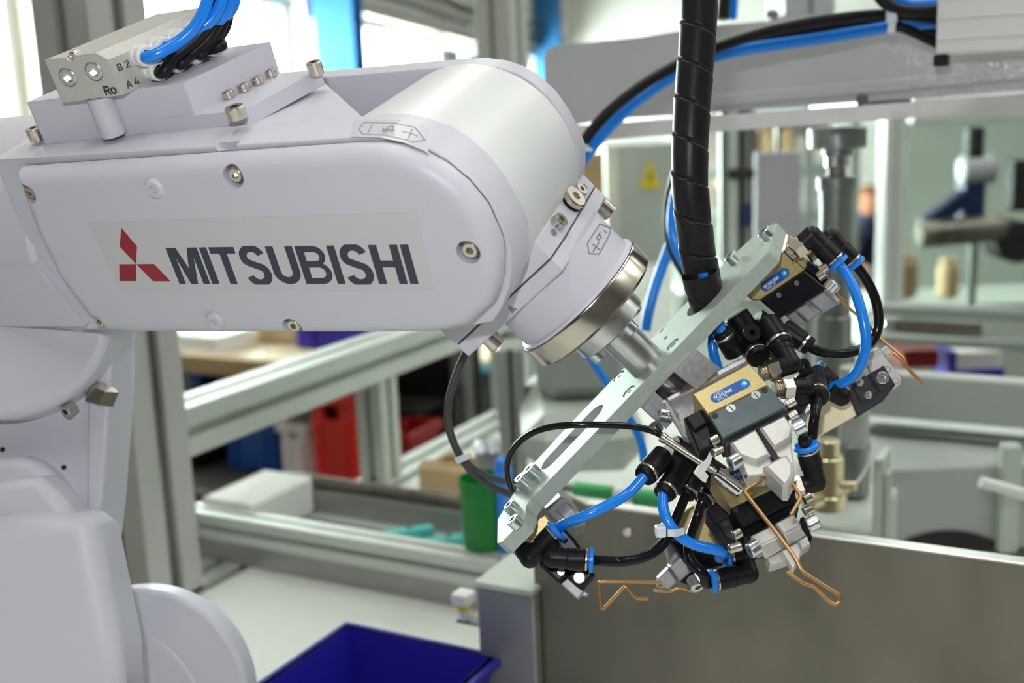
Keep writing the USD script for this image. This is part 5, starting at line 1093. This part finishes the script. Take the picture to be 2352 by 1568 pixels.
EL = [('black elbow fitting on top of the upper gripper, feeding the long blue hose', 1864, 541, .466, (.66, -.72, -.05), (-.72, -.52, .1)),
      ('black elbow fitting just behind the topmost one, feeding the long black hose', 1908, 545, .484, (.62, -.70, .0), (-.72, -.52, .1)),
      ('black elbow fitting at the lower end of the tool plate with the blue hose', 1217, 1281, .452, (.66, .68, -.05), (-.3, .6, .7)),
      ('black elbow fitting lying level at the lower left gripper with the black hose', 1268, 1280, .446, (1, -.05, -.1), (-.05, .5, .8)),
      ('black elbow fitting beside the lower gripper, fed by the black hose from behind', 1720, 1316, .458, (-.96, -.18, -.1), (-.25, .75, .5)),
      ('black upright elbow fitting right of the front jaws under its blue ring', 1874, 1106, .446, (-.30, .90, -.25), (-.86, -.36, .1)),
      ('upper black elbow fitting screwed into the gold gripper by a bright nut', 1817, 836, .452, (-.25, .70, .66), (-.95, -.28, .0)),
      ('lower black elbow fitting screwed into the gold gripper, ring facing down', 1848, 890, .452, (-.12, -.62, .75), (-.95, -.20, .0)),
      ('black elbow fitting hidden behind the left screws of the lower gripper', 1752, 1258, .462, (-.96, -.20, -.1), (.3, .8, .5))]
e0 = None
for lab_, x, y, d, tb_, nt_ in EL:
    fr = elbow_fr(x, y, d, tb_, nt_)
    if e0 is None: e0 = make_elbow('elbow_fitting', lab_, fr, 'push-in elbow fittings')
    else: copyof(e0, 'elbow_fitting', lab_, fr)
EFR = [elbow_fr(x, y, d, tb_, nt_) for _, x, y, d, tb_, nt_ in EL]
def eport(i, s=.0150): return EFR[i].w(A([0, 0, s]))
def sock(parent, fr, a, b, r, m='black_plastic', name='socket'):
    """a round push-in socket from a to b (world) with its bright ring and black collar at b"""
    a, b = A(a), A(b); d = nrm(b - a)
    s = part(parent, name, rod(fr, a, b, r, c=.0006), m)
    part(s, 'steel_ring', rod(fr, b - d * .0001, b + d * .0012, r * 1.02, n=28, c=.0002), 'nickel', 'bright ring')
    part(s, 'collar', rod(fr, b + d * .0012, b + d * .0034, r * .98, r * .9, n=28, c=.0004), m)
    return b + d * .003
def yman(name, label, fr, core, socks, ears=()):
    t = thing(name, label, 'air fitting', fr)
    part(t, 'body', join(*[rod(fr, A(a), A(b), r, c=.0006) for a, b, r in core]), 'black_plastic', smooth=40)
    for p, n, r in ears: part(t, 'ear', mv(ring(.0012, r, -.001, .001, 24, .0003), local(fr.l(A(p)), A([n @ fr.x, n @ fr.y, n @ fr.z]))), 'black_plastic')
    return t, [sock(t, fr, a, b, r) for a, b, r in socks]
dC = .466
upY, upP = yman('branch_fitting', 'large black branch fitting under the middle of the tool plate', level(K(1740, 770, dC)),
    [(K(1690, 722, dC + .006), K(1735, 790, dC + .006), .0052), (K(1735, 735, dC + .004), K(1790, 770, dC + .006), .0050), (K(1715, 760, dC + .008), K(1800, 800, dC + .012), .0060)],
    [(K(1762, 738, dC), K(1788, 782, dC - .006), .0052), (K(1798, 752, dC + .008), K(1846, 786, dC + .005), .0042), (K(1690, 815, dC), K(1666, 775, dC - .002), .0043), (K(1720, 790, dC + .003), K(1738, 813, dC - .004), .0050)],
    [(K(1727, 765, dC - .006), cd(.1, .2, -1), .0036)])
loY, loP = yman('branch_fitting', 'black branch fitting with four sockets under the nickel sensor', level(K(1560, 1060, .458)),
    [(K(1540, 1030, .462), K(1650, 1100, .470), .0062), (K(1530, 1040, .462), K(1560, 1060, .464), .0060)],
    [(K(1525, 1044, .452), K(1489, 1083, .446), .0047), (K(1566, 1070, .455), K(1532, 1122, .448), .0047), (K(1605, 1085, .466), K(1582, 1125, .462), .0040), (K(1650, 1110, .474), K(1622, 1142, .470), .0040)],
    [(K(1552, 1062, .453), cd(.1, .2, -1), .0030)])
rt, rP = yman('branch_fitting', 'black round branch fitting right of the gold gripper, above the pale gold bar', level(K(1870, 880, .470)),
    [(K(1852, 850, .476), K(1884, 905, .474), .0058), (K(1870, 850, .474), K(1882, 880, .472), .0048)],
    [(K(1872, 880, .468), K(1877, 905, .458), .0048), (K(1876, 885, .478), K(1893, 890, .474), .0040)],
    [(K(1846, 842, .464), cd(.5, .2, -.8), .0034)])
pg = thing('plug_fitting', 'black blanking plug with a blue ring left of the black clamp', 'air fitting', level(K(1910, 880, .478)))
fr = level(K(1910, 880, .478)); part(pg, 'body', rod(fr, K(1884, 852, .478), K(1914, 882, .476), .0036, c=.0005), 'black_plastic'); part(pg, 'release_ring', rod(fr, K(1872, 843, .478), K(1878, 848, .478), .0040, c=.0004), 'blue_plastic', 'blue release ring')
part(pg, 'steel_ring', rod(fr, K(1879, 849, .478), K(1885, 853, .478), .0037), 'nickel'); part(pg, 'rounded_end', join(rod(fr, K(1905, 895, .470), K(1932, 910, .470), .0040, c=.0004), tr(trimesh.creation.icosphere(3, .0040), *fr.l(K(1932, 910, .470)))), 'black_plastic', smooth=40)

# ---- tubes
def tube(name, label, pts, m, r=RT, n=60, group=None, cat_='hose'):
    P = spline([A(p) for p in pts], n); o = P[n // 2]; t = thing(name, label, cat_, Fr(o, [1, 0, 0], [0, 1, 0]), group); part(t, 'tube', sweep(P - o, r, 16), m, smooth=True); return t
tube('blue_hose', 'long blue hose looping from the top elbow down to the round branch fitting', [eport(0, .012), eport(0, .018), K(1958, 655, .462), K(1983, 735, .458), K(1988, 800, .458), K(1968, 852, .462), K(1930, 882, .468), K(1893, 892, .474), K(1880, 890, .476)], 'blue_tube')
tube('black_hose', 'long glossy black hose looping behind the blue one at the right', [eport(1, .012), eport(1, .018), K(2002, 665, .486), K(2018, 728, .486), K(2006, 780, .486), K(1965, 806, .482), K(1910, 812, .476), K(1866, 800, .470), upP[1]], 'black_gloss')
tube('blue_hose', 'blue hose from the lower left elbow up to the four socket fitting', [eport(2, .012), eport(2, .018), K(1330, 1190, .442), K(1400, 1158, .442), K(1445, 1130, .444), loP[0], loP[0] + .006 * cd(.65, .6, .3)], 'blue_tube')
tube('black_hose', 'black hose from the level elbow curving up under the cable tie', [eport(3, .012), eport(3, .018), K(1420, 1289, .440), K(1480, 1278, .444), K(1525, 1245, .450), K(1550, 1195, .456), loP[2], loP[2] + .005 * cd(.4, .8, .3)], 'black_gloss')
tube('blue_hose', 'blue hose hanging in a curve from the four socket fitting to the lower gripper', [loP[1] + .005 * cd(.4, .7, .4), loP[1], K(1527, 1180, .442), K(1552, 1222, .440), K(1600, 1252, .440), K(1655, 1265, .442), eport(8, .018), eport(8, .012)], 'blue_tube')
tube('black_hose', 'black hose hanging behind the blue curve to the low elbow', [loP[3] + .004 * cd(.4, .7, .4), loP[3], K(1600, 1190, .468), K(1583, 1245, .462), K(1590, 1292, .456), K(1618, 1322, .454), eport(4, .018), eport(4, .012)], 'black_gloss')
tube('black_hose', 'short black hose dropping from the round branch fitting into the upright elbow', [rP[0] + .004 * cd(0, .6, .4), rP[0], K(1870, 960, .446), K(1862, 1010, .446), eport(5, .019), eport(5, .012)], 'black_gloss')
tube('blue_hose', 'short blue hose from the big branch fitting into the upper nut elbow', [upP[0] - .004 * cd(.5, -.6, -.3), upP[0], K(1796, 803, .458), K(1803, 815, .460)], 'blue_tube')
tube('blue_hose', 'blue hose passing behind the plate into the left socket of the big branch fitting', [K(1640, 745, .480), K(1636, 790, .478), K(1644, 830, .478), K(1660, 880, .482)], 'blue_tube')
tube('blue_hose', 'short blue hose end in the shaded socket right under the tool plate', [upP[2] - .003 * cd(-.5, .7, 0), upP[2], K(1655, 752, .464), K(1648, 738, .468)], 'blue_tube')
# ---- sensor and its cable
SN = level(K(1570, 1035, .440))
sn = thing('proximity_sensor', 'slim nickel proximity sensor lying across the lower branch fitting', 'sensor', SN)
part(sn, 'barrel', rod(SN, K(1522, 1004, .444), K(1640, 1080, .437), .0017, c=.0002), 'nickel'); part(sn, 'end_ring', rod(SN, K(1519, 1002, .4442), K(1529, 1009, .4436), .0020, c=.0002), 'nickel')
part(sn, 'tip', rod(SN, K(1646, 1085, .4366), K(1704, 1130, .433), .0026, c=.0005), 'chrome', 'polished tip'); part(sn, 'neck', rod(SN, K(1636, 1077, .437), K(1650, 1088, .436), .0012), 'nickel')
cl_ = thing('sensor_clip', 'bright bent metal clip holding the sensor beside the front jaws', 'clip', SN)
CLF = Fr(K(1615, 1075, .4335), R, z=-ray(1615, 1075))
part(cl_, 'strip', mv(ext(rpoly(CLF.hits([(1593, 1086), (1606, 1068), (1622, 1054), (1631, 1035), (1639, 1044), (1631, 1066), (1620, 1083), (1628, 1092), (1621, 1109), (1612, 1104)]), .0002), -.0018, 0), np.linalg.inv(SN.T()) @ CLF.T()), 'silver_anodised'); part(cl_, 'screw', rod(SN, K(1636, 1040, .432), K(1658, 1030, .434), .0017, c=.0003), 'nickel')
tube('sensor_cable', 'thin black sensor cable arching over the tool plate from the sensor', [K(1528, 1006, .4438), K(1500, 990, .446), K(1450, 979, .444), K(1360, 975, .440), K(1262, 981, .444), K(1196, 1012, .456), K(1166, 1062, .470), K(1172, 1115, .486), K(1185, 1142, .50)], 'black_gloss', .0013, cat_='cable')
tube('grey_cable', 'grey cable hanging from the wrist and passing left of the tool plate', [K(1075, 800, .50), K(1052, 850, .50), K(1031, 920, .50), K(1032, 985, .50), K(1058, 1048, .50), K(1100, 1098, .51), K(1150, 1126, .52), K(1190, 1140, .53)], 'grey_cable', .0017, cat_='cable')
tube('grey_cable', 'thinner grey cable branching off at the white tie', [K(1060, 1046, .502), K(1095, 1080, .506), K(1140, 1100, .512), K(1185, 1108, .52)], 'grey_cable', .0014, cat_='cable')
t = tube('cable_tie', 'small white tie on the hanging grey cable', [K(1050, 1058, .497), K(1063, 1052, .496), K(1078, 1046, .497)], 'tie_plastic', .0015, 12, cat_='cable tie'); 
TF = level(K(1540, 1216, .436))
t = thing('cable_tie', 'milky cable tie round the blue and black hoses under the four socket fitting', 'cable tie', TF)
part(t, 'strap', ribbon([TF.l(K(1534, 1216, .4365)), TF.l(K(1552, 1217, .4355)), TF.l(K(1570, 1212, .4375))], A([0, 0, -.0026]), .0008), 'tie_plastic'); part(t, 'head', bx(-.0058, -.0018, -.002, .002, -.0025, .0018, .0005), 'tie_plastic')
# ---- bent copper wires
def wire(label, runs, r=.00075):
    o = A(runs[0][0]); t = thing('copper_wire', label, 'wire', Fr(o, [1, 0, 0], [0, 1, 0]), None)
    part(t, 'wire', cat([polytube([A(p) - o for p in q], r, .0016, 10) for q in runs]), 'copper_wire', smooth=True)
def kk(pts, d): return [K(x, y, d) for x, y in pts]
wire('long bent copper wire in the front jaws, crossing the black gripper to a looped end', [[K(1768, 1089, .425), K(1708, 1128, .418), K(1765, 1200, .410), K(1823, 1275, .404), K(1842, 1312, .402), K(1928, 1366, .400), K(1929, 1380, .400), K(1918, 1389, .400), K(1904, 1380, .4005), K(1868, 1345, .402), K(1849, 1341, .402), K(1807, 1312, .403)],
     [K(1790, 1050, .426), K(1813, 1102, .420), K(1841, 1140, .416), K(1817, 1182, .411)]])
wire('zigzag copper wire at the bottom, held by the rear gripper', [kk([(1519, 1337), (1375, 1335), (1383, 1402), (1438, 1343), (1451, 1362), (1462, 1374), (1489, 1374)], .476)])
wire('short copper wire end under the pale rear jaws', [kk([(1501, 1355), (1540, 1358), (1562, 1349), (1598, 1359), (1607, 1350)], .478), kk([(1550, 1352), (1575, 1349)], .4775)])
wire('copper wire reaching from the upper gripper past the tip of the right clamp', [[K(1925, 685, .478), K(1985, 738, .486), K(2014, 770, .487), K(2050, 800, .484), K(2077, 821, .482), K(2084, 842, .482), K(2121, 882, .481)], [K(2052, 810, .483), K(2075, 830, .482), K(2087, 850, .482), K(2118, 880, .481)], [K(1922, 674, .474), K(1940, 690, .476)]], .0006)
# ---- spiral wrapped hose
hc = TOOL.w(A([hh[0], hh[1], 0])); ax = nrm(TOOL.z)
path = spline([hc - .012 * nrm(K(1640, 740, .49) - K(1612, 640, .478)) * 1.0, hc, K(1606, 600, .474), K(1594, 520, .468), K(1585, 430, .464), K(1585, 330, .462), K(1592, 210, .462), K(1602, 90, .462), K(1608, -60, .462), K(1612, -160, .462)], 760)
def spiral(path, r, pitch, step=.05, n=80):
    P = A(path); s = np.r_[0, np.cumsum(np.linalg.norm(np.diff(P, axis=0), axis=1))]; T = np.gradient(P, axis=0); T /= np.linalg.norm(T, axis=1, keepdims=True)
    x = nrm(np.cross(T[0], F)); V = []
    for i in range(len(P)):
        x = nrm(x - (x @ T[i]) * T[i]); y = np.cross(T[i], x); a = np.linspace(0, 2 * math.pi, n, endpoint=False)
        ph = (s[i] / pitch + a / (2 * math.pi)) % 1.0
        rr = r * (1 + step * (ph - .5) - .10 * np.exp(-((np.minimum(ph, 1 - ph)) / .035) ** 2))
        V.append(P[i] + rr[:, None] * (np.cos(a)[:, None] * x + np.sin(a)[:, None] * y))
    k = len(P); V = np.vstack(V); i, j = np.meshgrid(np.arange(k - 1), np.arange(n), indexing='ij'); a = (i * n + j).ravel(); b = (i * n + (j + 1) % n).ravel()
    return trimesh.Trimesh(V, np.vstack([np.c_[a, b, b + n], np.c_[a, b + n, a + n]]), process=False)
so = path[360]; sh_ = thing('spiral_hose', 'thick hose in black spiral wrap dropping into the hole of the tool plate', 'hose', Fr(so, [1, 0, 0], [0, 1, 0]))
part(sh_, 'spiral_wrap', spiral(path - so, .0074, .0150), 'spiral_black', smooth=40)
for k_, dx_ in enumerate((.0012,)): part(sh_, 'inner_tube', sweep(path[::9] - so + dx_ * _r_h, .0022, 10), 'blue_tube')
# ---- tubes on the forearm's valve block
def fport(k): return FIT[k][1], FIT[k][2]
for k, (m_, lab_, mids) in enumerate((('blue_tube', 'front blue air tube rising from the valve block', [(400, 102), (440, 70), (470, 20), (482, -40)]), ('blue_tube', 'second blue air tube behind the front one on the valve block', [(440, 80), (490, 40), (512, -10), (520, -50)]),
        ('blue_tube', 'third blue air tube on the valve block', [(455, 72), (510, 40), (530, -10), (536, -50)]), ('blue_tube', 'rearmost blue air tube on the valve block, rightmost at the top edge', [(470, 62), (520, 34), (541, -10), (546, -50)]),
        ('black_rubber', 'front black air tube rising from the lower row of the valve block', [(400, 132), (450, 90), (490, 30), (504, -40)]), ('black_rubber', 'second black air tube of the lower row on the valve block', [(430, 132), (475, 92), (508, 30), (516, -40)]),
        ('black_rubber', 'third black air tube of the lower row on the valve block', [(455, 122), (490, 90), (518, 30), (524, -40)]), ('black_rubber', 'rearmost black air tube of the lower row on the valve block', [(472, 112), (505, 80), (524, 30), (530, -40)]))):
    o, d = fport(k); dep = proj(o)[2]; P = [o + d * .003, o + d * .009] + [K(x, y, dep - .004 + .001 * i) for i, (x, y) in enumerate(mids)] + [K(mids[-1][0] + 4, -160, dep + .004)]
    tube('air_tube', lab_, P, m_, .0022, 50, 'air tubes on the valve block', 'air tube')
